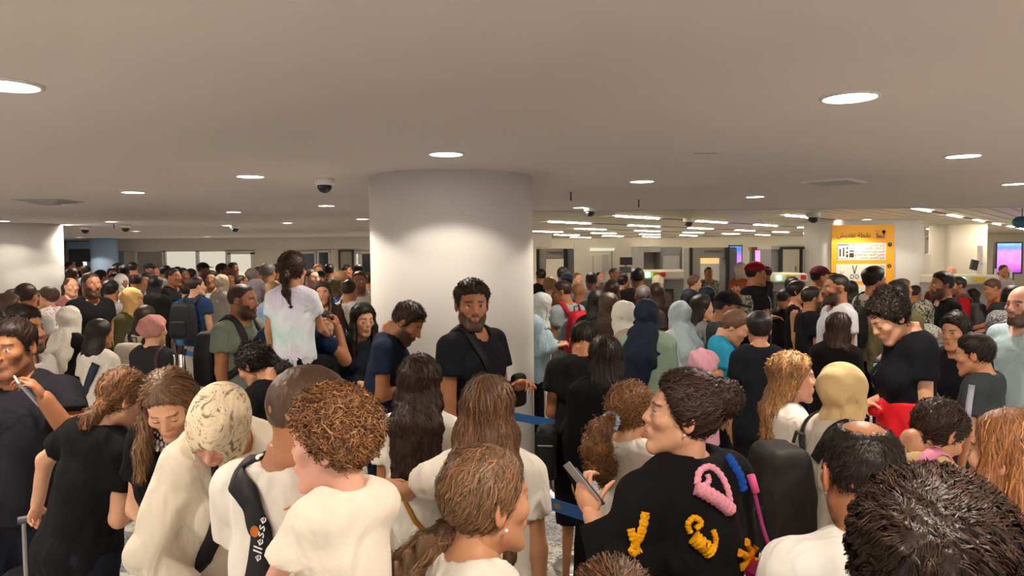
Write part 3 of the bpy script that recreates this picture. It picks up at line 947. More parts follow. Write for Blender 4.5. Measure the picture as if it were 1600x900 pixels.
P1 = bp(470, 668); P2 = bp(705, 735); P3 = bp(1128, 868)
post(*P2, 'steel queue post hidden in the front crowd'); post(*P3, 'steel queue post near the black jumper woman'); post(*P1, 'steel queue post by the woman with wavy ponytail')
belt(P1, P2, 'blue queue belt behind the curly haired toddler', text=(.45,))
belt(P2, P3, 'lettered blue belt crossing the open terrazzo floor', text=(.36, .72), sag=.01)
Q0 = bp(700, 626); Q1 = bp(905, 668); Q2 = (2.05, 4.45); Q3 = bp(1450, 685)
post(*Q1, 'steel queue post beside the man with crossbody bag')
belt(Q0, Q1, 'blue belt at the foot of the central pillar')
belt(Q2, Q3, 'blue belt behind the black and beige backpack', w=.06)
post(*Q3, 'steel queue post by the red jacket woman'); post(*Q0, 'steel queue post under the man in black')
R0 = bp(856, 598, .93)
post(*R0, 'bright steel queue post right of the central pillar')
belt(R0, (R0[0] + 1.9, R0[1] + .5), 'blue belt leaving the post right of the pillar')
L0, L1 = bp(262, 512), bp(400, 524); L2, L3 = bp(283, 549), bp(350, 560)
post(*L0, 'steel queue post by the pink turban'); post(*L1, 'steel queue post behind the bearded man')
belt(L0, L1, 'blue belt in front of the backpack man in navy')
belt(L2, L3, 'lower blue belt in front of beige trousers'); post(*L2, 'steel post of the lower left belt'); post(*L3, 'steel post behind the green shirt')
S0, S1 = bp(505, 547), bp(560, 552)
belt(S0, S1, 'short blue belt behind the girl in tie-dye'); post(*S0, 'steel post behind the tie-dye girl'); post(*S1, 'steel post behind the long haired girl')


# ================================================================== IMPLICIT SURFACES
def dot(a, b): return np.einsum('ij,ij->i', a, b)


def smin(a, b, k):
    if k <= 0: return np.minimum(a, b)
    h = np.maximum(k - np.abs(a - b), 0) / k
    return np.minimum(a, b) - h * h * k * .25


def smax(a, b, k): return -smin(-a, -b, k)


def ell(P, c, r, R=None):
    Q = P - np.array(c)
    if R is not None: Q = Q @ R
    r = np.array(r)
    k0 = np.sqrt(((Q / r) ** 2).sum(1)) + 1e-9
    k1 = np.sqrt(((Q / (r * r)) ** 2).sum(1)) + 1e-9
    return k0 * (k0 - 1) / k1


def cap(P, a, b, ra, rb, sc=None):
    a = np.array(a, float); b = np.array(b, float)
    if sc is not None:
        sc = np.array(sc); P = P / sc; a = a / sc; b = b / sc
    ab = b - a; l2 = max(1e-9, ab @ ab)
    h = np.clip(((P - a) @ ab) / l2, 0, 1)
    Q = P - a - h[:, None] * ab
    return np.sqrt((Q * Q).sum(1)) - (ra + (rb - ra) * h)


def chain(P, pts, rs, k=.01, sc=None):
    d = None
    for i in range(len(pts) - 1):
        e = cap(P, pts[i], pts[i + 1], rs[i], rs[i + 1], sc)
        d = e if d is None else smin(d, e, k)
    return d


def plane(P, p, n):
    n = np.array(n, float); n /= np.linalg.norm(n)
    return (P - np.array(p)) @ n


_rs = np.random.RandomState(3)
_K = _rs.normal(size=(12, 3)); _K /= np.linalg.norm(_K, axis=1)[:, None]
_PH = _rs.uniform(0, 6.28, 12)


def wob(P, wl, seed=0, n=4, zs=1.0):
    """Cheap smooth noise in about -1..1 with the given wavelength."""
    s = np.zeros(len(P)); Q = P * np.array([1, 1, zs]) * (2 * PI / wl)
    for i in range(n):
        k = _K[(i + seed) % 12]; k2 = _K[(i * 3 + seed + 5) % 12]
        s += np.sin(Q @ k * (1 + .35 * i) + _PH[(i + seed) % 12] + 1.3 * np.sin(Q @ k2 * .6 + seed))
    return s / n


def surf(f, lo, hi, res):
    """Surface nets on a narrow band. f: (n,3)->(n,). Returns V, quads."""
    lo = np.array(lo, float); hi = np.array(hi, float)
    nb = np.maximum(1, np.ceil((hi - lo) / (4 * res)).astype(int))
    g = [lo[i] + (np.arange(nb[i]) + .5) * 4 * res - .5 * res for i in range(3)]
    X, Y_, Z = np.meshgrid(*g, indexing='ij')
    C = np.stack([X.ravel(), Y_.ravel(), Z.ravel()], 1)
    dc = f(C)
    act = np.abs(dc) < 4 * res * 1.35
    D = np.empty((nb[0], nb[1], nb[2], 4, 4, 4), np.float32)
    D[...] = dc.reshape(nb)[..., None, None, None]
    ai = np.argwhere(act.reshape(nb))
    o = (np.arange(4)) * res
    ox, oy, oz = np.meshgrid(o, o, o, indexing='ij')
    off = np.stack([ox.ravel(), oy.ravel(), oz.ravel()], 1)
    base = lo + ai * 4 * res
    PP = (base[:, None, :] + off[None]).reshape(-1, 3)
    if len(PP):
        D[ai[:, 0], ai[:, 1], ai[:, 2]] = f(PP).reshape(-1, 4, 4, 4)
    D = D.transpose(0, 3, 1, 4, 2, 5).reshape(nb * 4)
    D = np.pad(D, 1, constant_values=1.0)
    lo = lo - res
    S = D < 0
    n = np.array(D.shape) - 1
    cnt = np.zeros(n, np.int8)
    corners = [(i, j, k) for i in (0, 1) for j in (0, 1) for k in (0, 1)]
    for i, j, k in corners:
        cnt += S[i:n[0] + i, j:n[1] + j, k:n[2] + k]
    cells = np.argwhere((cnt > 0) & (cnt < 8))
    if len(cells) == 0: return np.zeros((0, 3)), np.zeros((0, 4), int)
    cv = np.stack([D[cells[:, 0] + i, cells[:, 1] + j, cells[:, 2] + k] for i, j, k in corners], 1)
    co = np.array(corners, float)
    acc = np.zeros((len(cells), 3)); w = np.zeros(len(cells))
    for a in range(8):
        for b in range(a + 1, 8):
            if abs(co[a] - co[b]).sum() != 1: continue
            m = (cv[:, a] < 0) != (cv[:, b] < 0)
            t = np.where(m, cv[:, a] / np.where(m, cv[:, a] - cv[:, b], 1), 0)
            p = co[a] + t[:, None] * (co[b] - co[a])
            acc += np.where(m[:, None], p, 0); w += m
    V = lo + (cells + acc / w[:, None]) * res
    idx = -np.ones(n, np.int64); idx[cells[:, 0], cells[:, 1], cells[:, 2]] = np.arange(len(cells))
    Q = []
    for ax in range(3):
        u, v = [(1, 2), (2, 0), (0, 1)][ax]
        sl0 = [slice(1, -1)] * 3; sl1 = [slice(1, -1)] * 3
        sl0[ax] = slice(0, -1); sl1[ax] = slice(1, None)
        a_, b_ = S[tuple(sl0)], S[tuple(sl1)]
        e = np.argwhere(a_ != b_)
        if len(e) == 0: continue
        ins = a_[e[:, 0], e[:, 1], e[:, 2]]
        e = e.copy(); offs = np.array([1, 1, 1]); offs[ax] = 0; e += offs
        du = np.zeros(3, int); du[u] = 1; dv = np.zeros(3, int); dv[v] = 1
        q = np.stack([idx[tuple((e - du - dv).T)], idx[tuple((e - dv).T)], idx[tuple(e.T)], idx[tuple((e - du).T)]], 1)
        q[~ins] = q[~ins][:, ::-1]
        Q.append(q)
    Q = np.concatenate(Q)
    Q = Q[(Q >= 0).all(1)]
    return V, Q


def grad(f, P, e=.002):
    d = f(P)
    g = np.stack([f(P + np.array(v) * e) - d for v in ((1, 0, 0), (0, 1, 0), (0, 0, 1))], 1) / e
    l = np.linalg.norm(g, axis=1)[:, None] + 1e-9
    return d, g / l


def m4(M): return np.array([list(r) for r in M])


def xf(M, V): return V @ M[:3, :3].T + M[:3, 3]


def inv_xf(M):
    Mi = np.linalg.inv(M)
    return lambda P: P @ Mi[:3, :3].T + Mi[:3, 3]


# ================================================================== HEADS AND HANDS
def skull(P, w=1.0):
    d = ell(P, (0, -.012, .028), (.076 * w, .096, .089))
    d = smin(d, ell(P, (0, .026, -.045), (.056 * w, .064, .072)), .035)
    return d


def head_sdf(sex):
    f_ = sex in ('f', 'c')
    jr = .019 if f_ else .025

    def f(P):
        ax = np.abs(P[:, 0]); Q = np.stack([ax, P[:, 1], P[:, 2]], 1)
        d = skull(P)
        d = smin(d, cap(Q, (.047, .005, -.058), (.018, .070, -.103), jr, jr), .022)
        d = smin(d, ell(Q, (0, .074, -.104), (.02, .018, .016)), .02)
        d = smin(d, ell(Q, (.042, .060, -.018), (.024, .022, .020)), .02)
        d = smin(d, cap(Q, (.0, .080, .026), (.034, .074, .026), .010, .009), .016)
        d = smax(d, -ell(Q, (.031, .100, .004), (.019, .018, .0125)), .012)
        d = smin(d, ell(Q, (.031, .0745, .004), (.0135, .0125, .0125)), .003)
        nt, nz, nr = {'m': (.110, -.024, .0118), 'f': (.1035, -.022, .0102), 'c': (.0965, -.017, .0098)}[sex]
        d = smin(d, cap(Q, (0, .083 if sex != 'c' else .079, .016), (0, nt, nz), .0080, nr), .012)
        d = smin(d, ell(Q, (.0122, nt - .012, nz - .005), (.0085, .010, .0078)), .006)
        d = smin(d, ell(Q, (0, .084, -.060), (.028, .012, .020)), .012)
        d = smin(d, ell(Q, (0, .0945, -.0565), (.021, .0085, .0052)), .004)
        d = smin(d, ell(Q, (0, .0925, -.0665), (.018, .0085, .0062)), .004)
        d = smax(d, -ell(Q, (0, .104, -.0615), (.024, .009, .0014)), .003)
        Rt = np.array([[.94, -.34, 0], [.34, .94, 0], [0, 0, 1]])
        e = ell(Q, (.080, -.012, -.004), (.0075, .019, .032), Rt)
        e = smax(e, -ell(Q, (.090, -.008, .002), (.010, .012, .020)), .004)
        d = smin(d, e, .008)
        d = smin(d, cap(P, (0, -.022, -.06), (0, -.040, -.215), .050 if f_ else .060, .054 if f_ else .068), .022)
        return d
    return f


_HEADS = {}


def head_mesh(sex, res):
    key = (sex, round(res * 2000))
    if key not in _HEADS:
        _HEADS[key] = surf(head_sdf(sex), (-.11, -.125, -.20), (.11, .135, .13), res)
    return _HEADS[key]


def ss(a, b, x):
    t = np.clip((x - a) / (b - a), 0, 1); return t * t * (3 - 2 * t)


def mixc(C, col, m):
    return C + (np.array(col) - C) * m[:, None]


def head_cols(V, skin, brow, beard=None, beard_len=0, lips=None, eyes='open', sex='m', stubble=0, iris=(.06, .03, .015)):
    n = len(V); C = np.tile(np.array(skin), (n, 1)); ax = np.abs(V[:, 0]); y, z = V[:, 1], V[:, 2]
    Q = np.stack([ax, y, z], 1)
    # warmer cheeks, nose and ears
    C = C * (1 + np.outer(ss(.022, -.015, ell(Q, (.04, .075, -.03), (.02, .02, .015))), [.04, -.05, -.05]))
    C = C * (1 + np.outer(ss(.072, .082, ax), [.08, -.08, -.1]))
    if stubble or beard is not None:
        reg = ss(-.018, -.034, z - .35 * (.05 - y).clip(0, .1) * 0) * ss(-.01, .022, y) * (1 - ss(-.125, -.15, z))
        reg = np.maximum(reg * (1 - ss(.03, .012, ax) * ss(-.052, -.046, z) * ss(-.035, -.03, z)), 0)
        lipm = (ell(Q, (0, .094, -.0615), (.019, .014, .0080)) < 0)
        ck = ell(Q, (.034, .085, -.030), (.020, .03, .020)) < 0
        nose = ell(Q, (0, .10, -.024), (.018, .03, .018)) < 0
        reg = reg * (~lipm) * (~ck) * (~nose)
        side = ss(.05, .06, ax) * ss(-.02, .01, y) * (1 - ss(.02, .04, y)) * (z < .02)
        reg = np.maximum(reg, side * .7)
        C = mixc(C, beard if beard is not None else brow, reg * (.9 if beard is not None else stubble))
    lip = (ell(Q, (0, .094, -.0565), (.0215, .011, .0060)) < 0.0005) | (ell(Q, (0, .0925, -.0665), (.0185, .0115, .0068)) < .0005)
    lc = lips if lips is not None else np.array(skin) * (np.array([.84, .60, .58]) if sex != 'm' else np.array([.70, .56, .55]))
    C[lip & (y > .08)] = lc
    # brows
    bz = .0235 + .004 * np.sin(ax / .05 * PI) + (.001 if sex != 'f' else .002)
    th = .0042 if sex == 'm' else .0028
    bm = ss(th + .0015, th - .0005, np.abs(z - bz)) * ss(.010, .014, ax) * ss(.052, .046, ax) * (y > .05)
    C = mixc(C, brow, bm * (.9 if sex != 'c' else .5))
    # eyes
    de = np.sqrt(((Q - np.array([.031, .0745, .004])) ** 2).sum(1))
    on = (de < .0150) & (y > .078)
    ez = np.abs(z - .004)
    if eyes == 'open':
        wht = on & (ez < .0048 * np.sqrt(np.clip(1 - ((ax - .031) / .0125) ** 2, 0, 1)))
        C[wht] = (.62, .58, .54)
        ir = wht & (np.hypot(ax - .031, z - .0045) < .0052)
        C[ir] = iris
        lash = on & ~wht & (z > .004) & (ez < .0072)
    else:
        lash = on & (z < .002) & (z > -.004)
    C[lash] = np.array(brow) * .6 + .004
    return np.clip(C, 0, 1)


def finger(P, base, direc, pn, L, r, curl, k=.004):
    """Chain of three phalanges bending toward -pn."""
    d = np.array(direc, float); d /= np.linalg.norm(d); n = np.array(pn, float)
    p = np.array(base, float); pts = [p.copy()]; rs = [r * 1.1]
    for i, l in enumerate(L):
        a = curl[i]
        d, n = d * math.cos(a) - n * math.sin(a), n * math.cos(a) + d * math.sin(a)
        p = p + d * l; pts.append(p.copy()); rs.append(r * (1 - .12 * (i + 1)))
    return chain(P, pts, rs, k)


HANDPOSE = {'relaxed': ([.25, .4, .3], [.25, .3]), 'grip': ([1.15, 1.35, .8], [.5, .6]), 'hold': ([.55, .9, .6], [.2, .35]),
            'flat': ([.04, .08, .05], [.0, .1]), 'ear': ([.7, .8, .5], [.1, .2])}
_HANDS = {}


def hand_mesh(pose, res, side):
    key = (pose, round(res * 2000))
    if key not in _HANDS:
        cf, ct = HANDPOSE[pose]

        def f(P):
            d = cap(P, (0, 0, 0), (.0, .05, 0), .026, .028, (1.15, 1, .62))
            d = smin(d, ell(P, (-.002, .052, 0), (.041, .048, .015)), .012)
            for i, (bx, by, ll) in enumerate(((.030, .088, 1.0), (.010, .094, 1.1), (-.011, .090, 1.02), (-.031, .080, .82))):
                c = [a * (1 + .06 * i) for a in cf]
                e = finger(P, (bx, by, 0), (bx * .9, 1, 0), (0, 0, 1), [.042 * ll, .026 * ll, .021 * ll], .0088 if i < 3 else .0078, c)
                d = smin(d, e, .005)
            e = finger(P, (.026, .022, -.006), (.75, .72, -.25), (-.3, .3, 1), [.038, .032, .025], .0108, [0, ct[0], ct[1]])
            return smin(d, e, .010)
        _HANDS[key] = surf(f, (-.07, -.045, -.13), (.10, .22, .05), res)
    V, Q = _HANDS[key]
    if side > 0:
        return V, Q
    W = V.copy(); W[:, 0] *= -1
    return W, Q[:, ::-1]


# ================================================================== PEOPLE
SKIN = {'light': hexc('d9a583'), 'mid': hexc('c08a66'), 'tan': hexc('a8714d'), 'dark': hexc('80523a'), 'pink': hexc('e0a890')}
HAIRC = {'black': (.012, .009, .008), 'dark': (.028, .016, .011), 'brown': (.075, .038, .020), 'chestnut': (.098, .053, .028), 'blond': (.33, .19, .085),
         'copper': (.22, .10, .042), 'grey': (.11, .10, .095), 'lbrown': (.15, .085, .045), 'bronze': (.17, .085, .038)}
ARMS = {
    'down': ((.10, .02, -1), (.02, .16, -1), 'relaxed'),
    'phone': ((.10, .10, -1), (-.35, .85, .25), 'hold'),
    'fwd': ((.12, .35, -1), (-.15, 1, .05), 'relaxed'),
    'cross': ((.10, .25, -1), (-.9, .55, .10), 'relaxed'),
    'hip': ((.30, -.15, -1), (-.35, .45, -.55), 'relaxed'),
    'strap': ((.18, .10, -1), (-.25, .35, .9), 'grip'),
    'ear': ((.55, .35, -.80), (-.25, .25, .95), 'ear'),
    'belly': ((.15, .05, -1), (-.6, .75, -.05), 'hold'),
}
STATS = {'tris': 0}


def nvec(v):
    v = np.array(v, float); return v / np.linalg.norm(v)


def frame_y(d, up):
    """3x3 with columns x,y,z where y = d and z close to up."""
    y = nvec(d); z = np.array(up, float); z = z - y * (z @ y)
    if np.linalg.norm(z) < 1e-3: z = np.array([1., 0, 0]) - y * y[0]
    z = nvec(z); x = np.cross(y, z)
    return np.stack([x, y, z], 1)


def put(name, V, Q, cols, mat, parent, color=None):
    me = np_mesh(name, V, Q, cols)
    me.materials.append(mat)
    o = bpy.data.objects.new(name, me)
    if color is not None: o.color = (*color, 1)
    STATS['tris'] += sum(len(q) * (q.shape[1] - 2) for q in (Q if isinstance(Q, list) else [Q]))
    return link(o, parent)


class Person:
    """Builds one figure: an Empty on the floor with body, clothing and hair as children.

    Body frame: x to the person's right, y forward, z up, metres for a 1.75 m adult, scaled by S."""

    def __init__(s, px, py, Y, face=0, label='', kind='m', skin='mid', hair=('short', 'dark'), top=('tee', '1a1a1c'), bottom=('trousers', '1c1f28'),
                 arms=('down', 'down'), head=(0, 0, 0), lean=0, side=0, fat=1.0, S=None, beard=None, stubble=0, eyes='open', lod=0, strands=None,
                 group=None, feet=True, mat_top=None, mat_scarf=None, sw=1.0, floor=0.0, name='person', iris=None, hs=None, extras=(), hairmat=None, legs=None, noshoes=False):
        s.Y = Y; s.kind = kind; s.face = face; s.fat = fat; s.sw = sw
        target = at(px, py, Y)
        child = kind == 'c'
        st = 1.72 if not child else 1.72
        s.hs = hs if hs else (1.05 if kind == 'm' else (1.01 if kind == 'f' else 1.0))
        lean_r = math.radians(lean)
        s.S = S if S else (target.z - floor) / 1.755 if not child else (target.z - floor) / 1.72
        if child and not hs:
            s.hs = min(1.45, .92 / s.S)     # children's heads stay large
        s.res = min(.030, max(.0095, .0035 * Y)); s.hres = min(.014, max(.0038, .0021 * Y))
        S_ = s.S
        # torso frame: lean about the pelvis
        T = Matrix.Translation((0, 0, .95)) @ Matrix.Rotation(-lean_r, 4, 'X') @ Matrix.Rotation(math.radians(side), 4, 'Y') @ Matrix.Translation((0, 0, -.95))
        T = Matrix.Scale(S_, 4) @ T
        # head frame inside the torso frame
        hy, hp, hr = head
        hc = Vector((0, .018, 1.628 if kind != 'c' else 1.60))
        if child: hc.z = 1.49 + .12 * s.hs
        nb = Vector((0, -.02, 1.47))
        R = Matrix.Rotation(-math.radians(hy), 4, 'Z') @ Matrix.Rotation(-math.radians(hp - lean * .6), 4, 'X') @ Matrix.Rotation(math.radians(hr), 4, 'Y')
        Hm = Matrix.Translation(nb) @ R @ Matrix.Translation(hc - nb) @ Matrix.Scale(s.hs, 4)
        # scale of the head is absolute for children
        top_pt = (T @ Hm) @ Vector((0, -.01, .118))
        dz = target.z - floor - top_pt.z
        s.dz = dz
        T = Matrix.Translation((0, 0, dz)) @ T
        s.T = T; s.H = T @ Hm
        s.Tn = m4(T); s.Hn = m4(s.H)
        top_pt = s.H @ Vector((0, -.01, .118))
        a = -math.radians(face)
        ca, sa = math.cos(a), math.sin(a)
        lx = top_pt.x * ca - top_pt.y * sa; ly = top_pt.x * sa + top_pt.y * ca
        s.root = empty(name, (target.x - lx, target.y - ly, floor), a)
        tag(s.root, label, 'person', group)
        s.rootM = Matrix.Translation(s.root.location) @ Matrix.Rotation(a, 4, 'Z')
        s.skin = np.array(SKIN[skin]); s.hairc = np.array(HAIRC.get(hair[1], HAIRC['dark']))
        # ---- joints (torso frame)
        s.w = (.168 if kind == 'm' else .148 if kind == 'f' else .140) * sw
        s.shz = 1.415
        s.arm_pts = []
        for sd, pr in ((1, arms[1]), (-1, arms[0])):       # arms = (person's left, person's right)
            if isinstance(pr, str): u, f_, hp_ = ARMS[pr]; palm = None
            else: u, f_, hp_ = pr[:3]; palm = pr[3] if len(pr) > 3 else None
            u = nvec((u[0] * sd, u[1], u[2])); f_ = nvec((f_[0] * sd, f_[1], f_[2]))
            sh = np.array([s.w * sd, -.01, s.shz]); el = sh + u * .275; wr = el + f_ * .240
            s.arm_pts.append((sd, sh, el, wr, f_, hp_, palm))
        s.ar = {'m': (.050, .040, .030), 'f': (.042, .034, .025), 'c': (.040, .034, .026)}[kind]
        s.arm_k = 1.0 + (fat - 1) * .5
        s.legs = legs
        s.build_body(skin, beard, stubble, eyes, hair, iris)
        s.build_top(top, mat_top)
        if bottom: s.build_bottom(bottom)
        s.strands = int(strands * .62) if strands else None
        s.hairmat = hairmat
        s.build_hair(hair, mat_scarf)

    # -------------------------------------------------- shapes
    def torso(s, P, t=0.0):
        w, f = s.w, s.fat
        k = s.kind
        d = ell(P, (0, .005, 1.255), (.143 * s.sw + t, .108 * f + t, .20 + t))
        d = smin(d, cap(P, (-w * .80, -.012, s.shz - .004), (w * .80, -.012, s.shz - .004), .055 + t, .055 + t), .06)
        d = smin(d, cap(P, (-.05, -.03, 1.455), (.05, -.03, 1.455), .048 + t, .048 + t), .09)
        d = smin(d, ell(P, (0, .012 + .03 * (f - 1) * 2, 1.06), ((.135 if k != 'f' else .118) * f + t, .105 * f + t, .17 + t)), .08)
        d = smin(d, ell(P, (0, -.005, .93), ((.160 if k != 'f' else .170) * (.6 + .4 * f) + t, .118 * f + t, .12 + t)), .08)
        if k == 'f':
            Q = P.copy(); Q[:, 0] = np.abs(Q[:, 0])
            d = smin(d, ell(Q, (.072, .085, 1.26), (.062 + t, .058 + t, .062 + t)), .05)
        elif k == 'm':
            Q = P.copy(); Q[:, 0] = np.abs(Q[:, 0])
            d = smin(d, ell(Q, (.075, .065, 1.31), (.08 + t, .045 + t, .07 + t)), .05)
        return d

    def arm(s, P, a, t=0.0, upto=None):
        sd, sh, el, wr, f_, hp_, palm = a
        r0, r1, r2 = [x * s.arm_k for x in s.ar]
        d = cap(P, sh, el, r0 + t, r1 + t)
        return smin(d, cap(P, el, wr, r1 + t, r2 + t), .02)

    def body_f(s, P):
        d = s.torso(P)
        ns = s.hs / s.S if s.kind == 'c' else s.hs
        d = smin(d, cap(P, (0, -.028, 1.42), (0, -.012, 1.54), .062 if s.kind == 'm' else .052, .056 if s.kind == 'm' else .047), .035)
        for a in s.arm_pts: d = smin(d, s.arm(P, a), .03)
        return d

    def build_body(s, skin, beard, stubble, eyes, hair, iris):
        pts = np.array([p for a in s.arm_pts for p in (a[1], a[2], a[3])])
        lo = np.minimum(pts.min(0) - .07, (-.26, -.2, .80)); hi = np.maximum(pts.max(0) + .07, (.26, .26, 1.56))
        V, Q = surf(s.body_f, lo, hi, max(.016, s.res) / s.S)
        V = xf(s.Tn, V); parts = [(V, Q, np.tile(s.skin, (len(V), 1)))]
        hv, hq = head_mesh(s.kind, s.hres / max(.6, s.hs))
        brow = s.hairc * .8 + .003
        bd = None if beard is None else np.array(HAIRC[beard])
        hcol = head_cols(hv, s.skin, brow, bd, 0, None, eyes, s.kind, stubble, iris or (.05, .025, .012))
        parts.append((xf(s.Hn, hv), hq, hcol))
        hr = min(.014, max(.0056, .0027 * s.Y))
        hk = .98 if s.kind == 'm' else .88 if s.kind == 'f' else .9
        s.hands = {}
        for a in s.arm_pts:
            sd, sh, el, wr, f_, pose, palm = a
            v, q = hand_mesh(pose, hr, -sd)
            # palm faces inward or down: back of the hand (z) points outward / up
            up = palm if palm is not None else ((sd, 0, .35) if abs(f_[2]) > .6 else (sd * .5, 0, 1))
            if palm is not None: up = (palm[0] * sd, palm[1], palm[2])
            Rf = frame_y(f_, up)
            M = np.eye(4); M[:3, :3] = Rf * hk; M[:3, 3] = wr - f_ * .008
            v2 = xf(s.Tn, xf(M, v))
            s.hands[sd] = s.T @ Matrix(M.tolist())
            parts.append((v2, q, np.tile(s.skin * np.array([1.04, .97, .95]), (len(v2), 1))))
        if s.legs == 'bare' or s.legs == 'sit':
            V, Q = surf(lambda P: s.legs_f(P, -.012), (-.30, -.25, .02), (.30, .65, 1.0), s.res * 2)
            parts.append((V, Q, np.tile(s.skin, (len(V), 1))))
        n = 0; VV, QQ, CC = [], [], []
        for v, q, c in parts:
            VV.append(v); QQ.append(q + n); CC.append(c); n += len(v)
        s.body = put('body', np.concatenate(VV), np.concatenate(QQ), np.concatenate(CC), M_SKIN, s.root)

    def top_f(s, style):
        """Returns f(P), hem z, for the garment in the torso frame."""
        long = {'tee': .42, 'polo': .45, 'long': 1.0, 'coat': 1.0, 'abaya': 1.0, 'tank': 0, 'cap': .30, 'blouse': 1.0}[style]
        t = {'tee': .016, 'polo': .016, 'long': .018, 'coat': .032, 'abaya': .030, 'tank': .010, 'cap': .014, 'blouse': .024}[style]
        hem = {'tee': .86, 'polo': .86, 'long': .84, 'coat': .62, 'abaya': .10, 'tank': .88, 'cap': .90, 'blouse': .78}[style]
        s.t = t
        fk = {'blouse': .020, 'coat': .022, 'abaya': .020, 'long': .016}.get(style, .012) * (.75 if s.kind == 'c' and s.S < .7 else 1)
        ph = s.root.location.x * 7 + s.root.location.y * 3; sd0 = int(abs(ph) * 10) % 11
        flare = .05 if style in ('coat', 'abaya') else .012

        def f(P):
            d = s.torso(P, t)
            r = (.148 if s.kind != 'm' else .158) * (.35 + .65 * s.fat)
            zb = hem - .25
            d = smin(d, cap(P, (0, .005, 1.22), (0, .0, zb), r * .90 + t * .5, r + flare + t * .5, (1.0, .76, 1.0)), .05)
            for a in s.arm_pts:
                sd, sh, el, wr, f_, hp_, palm = a
                r0, r1, r2 = [x * s.arm_k for x in s.ar]
                if long >= 1:
                    e = cap(P, sh, el, r0 + t + .004, r1 + t + .006)
                    e2 = cap(P, el, wr, r1 + t + .006, r2 + t * .9)
                    e = smin(smax(e2, plane(P, wr - f_ * .02, f_), .004), e, .025)
                elif long > 0:
                    u = nvec(el - sh); L = np.linalg.norm(el - sh) * long * 1.25
                    e = cap(P, sh, sh + u * (L + .08), r0 + t + .004, r0 + t + .016)
                    e = smax(e, plane(P, sh + u * L, u), .004)
                else:
                    continue
                d = smin(d, e, .03)
            # folds
            amp = .45 + .55 * ss(1.42, 1.15, P[:, 2])
            d = d + amp * .005 * wob(P, .19, sd0, 4, .6) + amp * fk * (.45 - np.abs(wob(P, .26, sd0 + 3, 3, .55)) ** .6) + .0018 * wob(P, .06, sd0 + 2, 3, .5)
            d = smax(d, hem - P[:, 2], .004)
            # neck opening
            nr = .072 if s.kind == 'm' else .070
            if style == 'tank': nr = .10
            if s.kind == 'c': nr = .076
            d = smax(d, -cap(P, (0, -.030, 1.60), (0, .012, 1.462), nr, nr), .005)
            d = smax(d, -cap(P, (0, -.030, 1.48), (0, -.030, 1.40), nr * .6, nr * .5), .004)
            return d
        return f, hem

    def build_top(s, top, mat):
        style, colr = top[0], top[1]
        f, hem = s.top_f(style)
        s.shirt_f = f; s.hem = hem
        pts = np.array([p for a in s.arm_pts for p in (a[1], a[2], a[3])])
        lo = np.minimum(pts.min(0) - .10, (-.31, -.24, hem - .03)); hi = np.maximum(pts.max(0) + .10, (.31, .29, 1.58))
        if style in ('coat', 'abaya'):
            lo[:2] -= .06; hi[:2] += .06
        V, Q = surf(f, lo, hi, s.res / s.S * (1.0 if style != 'abaya' else 1.3))
        nm = {'tee': 't_shirt', 'polo': 'polo_shirt', 'long': 'jacket', 'coat': 'coat', 'abaya': 'robe', 'tank': 'sleeveless_top', 'cap': 'dress_top', 'blouse': 'blouse'}[style]
        if len(top) > 2: nm = top[2]
        s.shirt = put(nm, xf(s.Tn, V), Q, None, mat or M_COTTON, s.root, hexc(colr))
        s.shirt_V = V

    def legs_f(s, P, t=0.0):
        hz = s.dz + .93 * s.S
        k = s.S
        f = s.fat
        d = ell(P, (0, -.005 * k, hz), (.168 * k * (.6 + .4 * f) + t, .122 * k * f + t, .125 * k + t))
        for sd in (-1, 1):
            hip = (sd * .085 * k, 0, hz - .05 * k)
            if s.legs == 'sit':
                kn = (sd * .15 * k, .40 * k, hz - .06); an = (sd * .14 * k, .36 * k, hz - .45 * k)
            else:
                kn = (sd * .095 * k, .015, hz * .52); an = (sd * .105 * k, -.01, .09)
            d = smin(d, cap(P, hip, kn, .080 * k * f + t, .056 * k + t), .03)
            d = smin(d, cap(P, kn, an, .056 * k + t, .040 * k + t), .02)
        return d

    def build_bottom(s, bottom):
        style, colr = bottom[0], bottom[1]
        hz = s.dz + .93 * s.S
        mat = M_DENIM if style == 'jeans' else M_COTTON
        zmin = {'shorts': hz * .50, 'skirt': hz * .3}.get(style, .06)
        if s.legs == 'sit': zmin = hz - .46 * s.S
        t = .012

        def f(P):
            d = s.legs_f(P, t if style != 'shorts' else .022)
            if style == 'skirt':
                d = smin(d, cap(P, (0, 0, hz - .02), (0, 0, zmin - .1), .14 * s.S, .26 * s.S, (1, .8, 1)), .04)
            d = d + .003 * wob(P, .12, 3)
            d = smax(d, P[:, 2] - (hz + .08 * s.S), .004)
            return smax(d, zmin - P[:, 2], .004)
        hi_y = .30 if s.legs != 'sit' else .62
        V, Q = surf(f, (-.33, -.30, max(.0, zmin - .03)), (.33, hi_y, hz + .14), min(.045, s.res * 2.4))
        nm = {'jeans': 'jeans', 'shorts': 'shorts', 'skirt': 'skirt'}.get(style, 'trousers')
        put(nm, V, Q, None, mat, s.root, hexc(colr))
        if s.legs == 'sit' and s.root.location.z > .3: return
        for sd in (-1, 1):
            def g(P, sd=sd):
                c = sd * .105 * s.S
                d = cap(P, (c, -.05, .045), (c + sd * .012, .12, .035), .040, .038, (1, 1, .9))
                d = smin(d, cap(P, (c, -.04, .05), (c, -.03, .10), .036, .034), .02)
                return smax(d, -P[:, 2] + .001, .003)
            V, Q = surf(g, (sd * .105 * s.S - .07, -.12, -.01), (sd * .105 * s.S + .08, .19, .16), max(.018, s.res))
            put('shoe', V, Q, None, M_NYLON, s.root, (.5, .48, .45) if (int(s.Y * 10) % 3 == 0) else (.03, .03, .035))

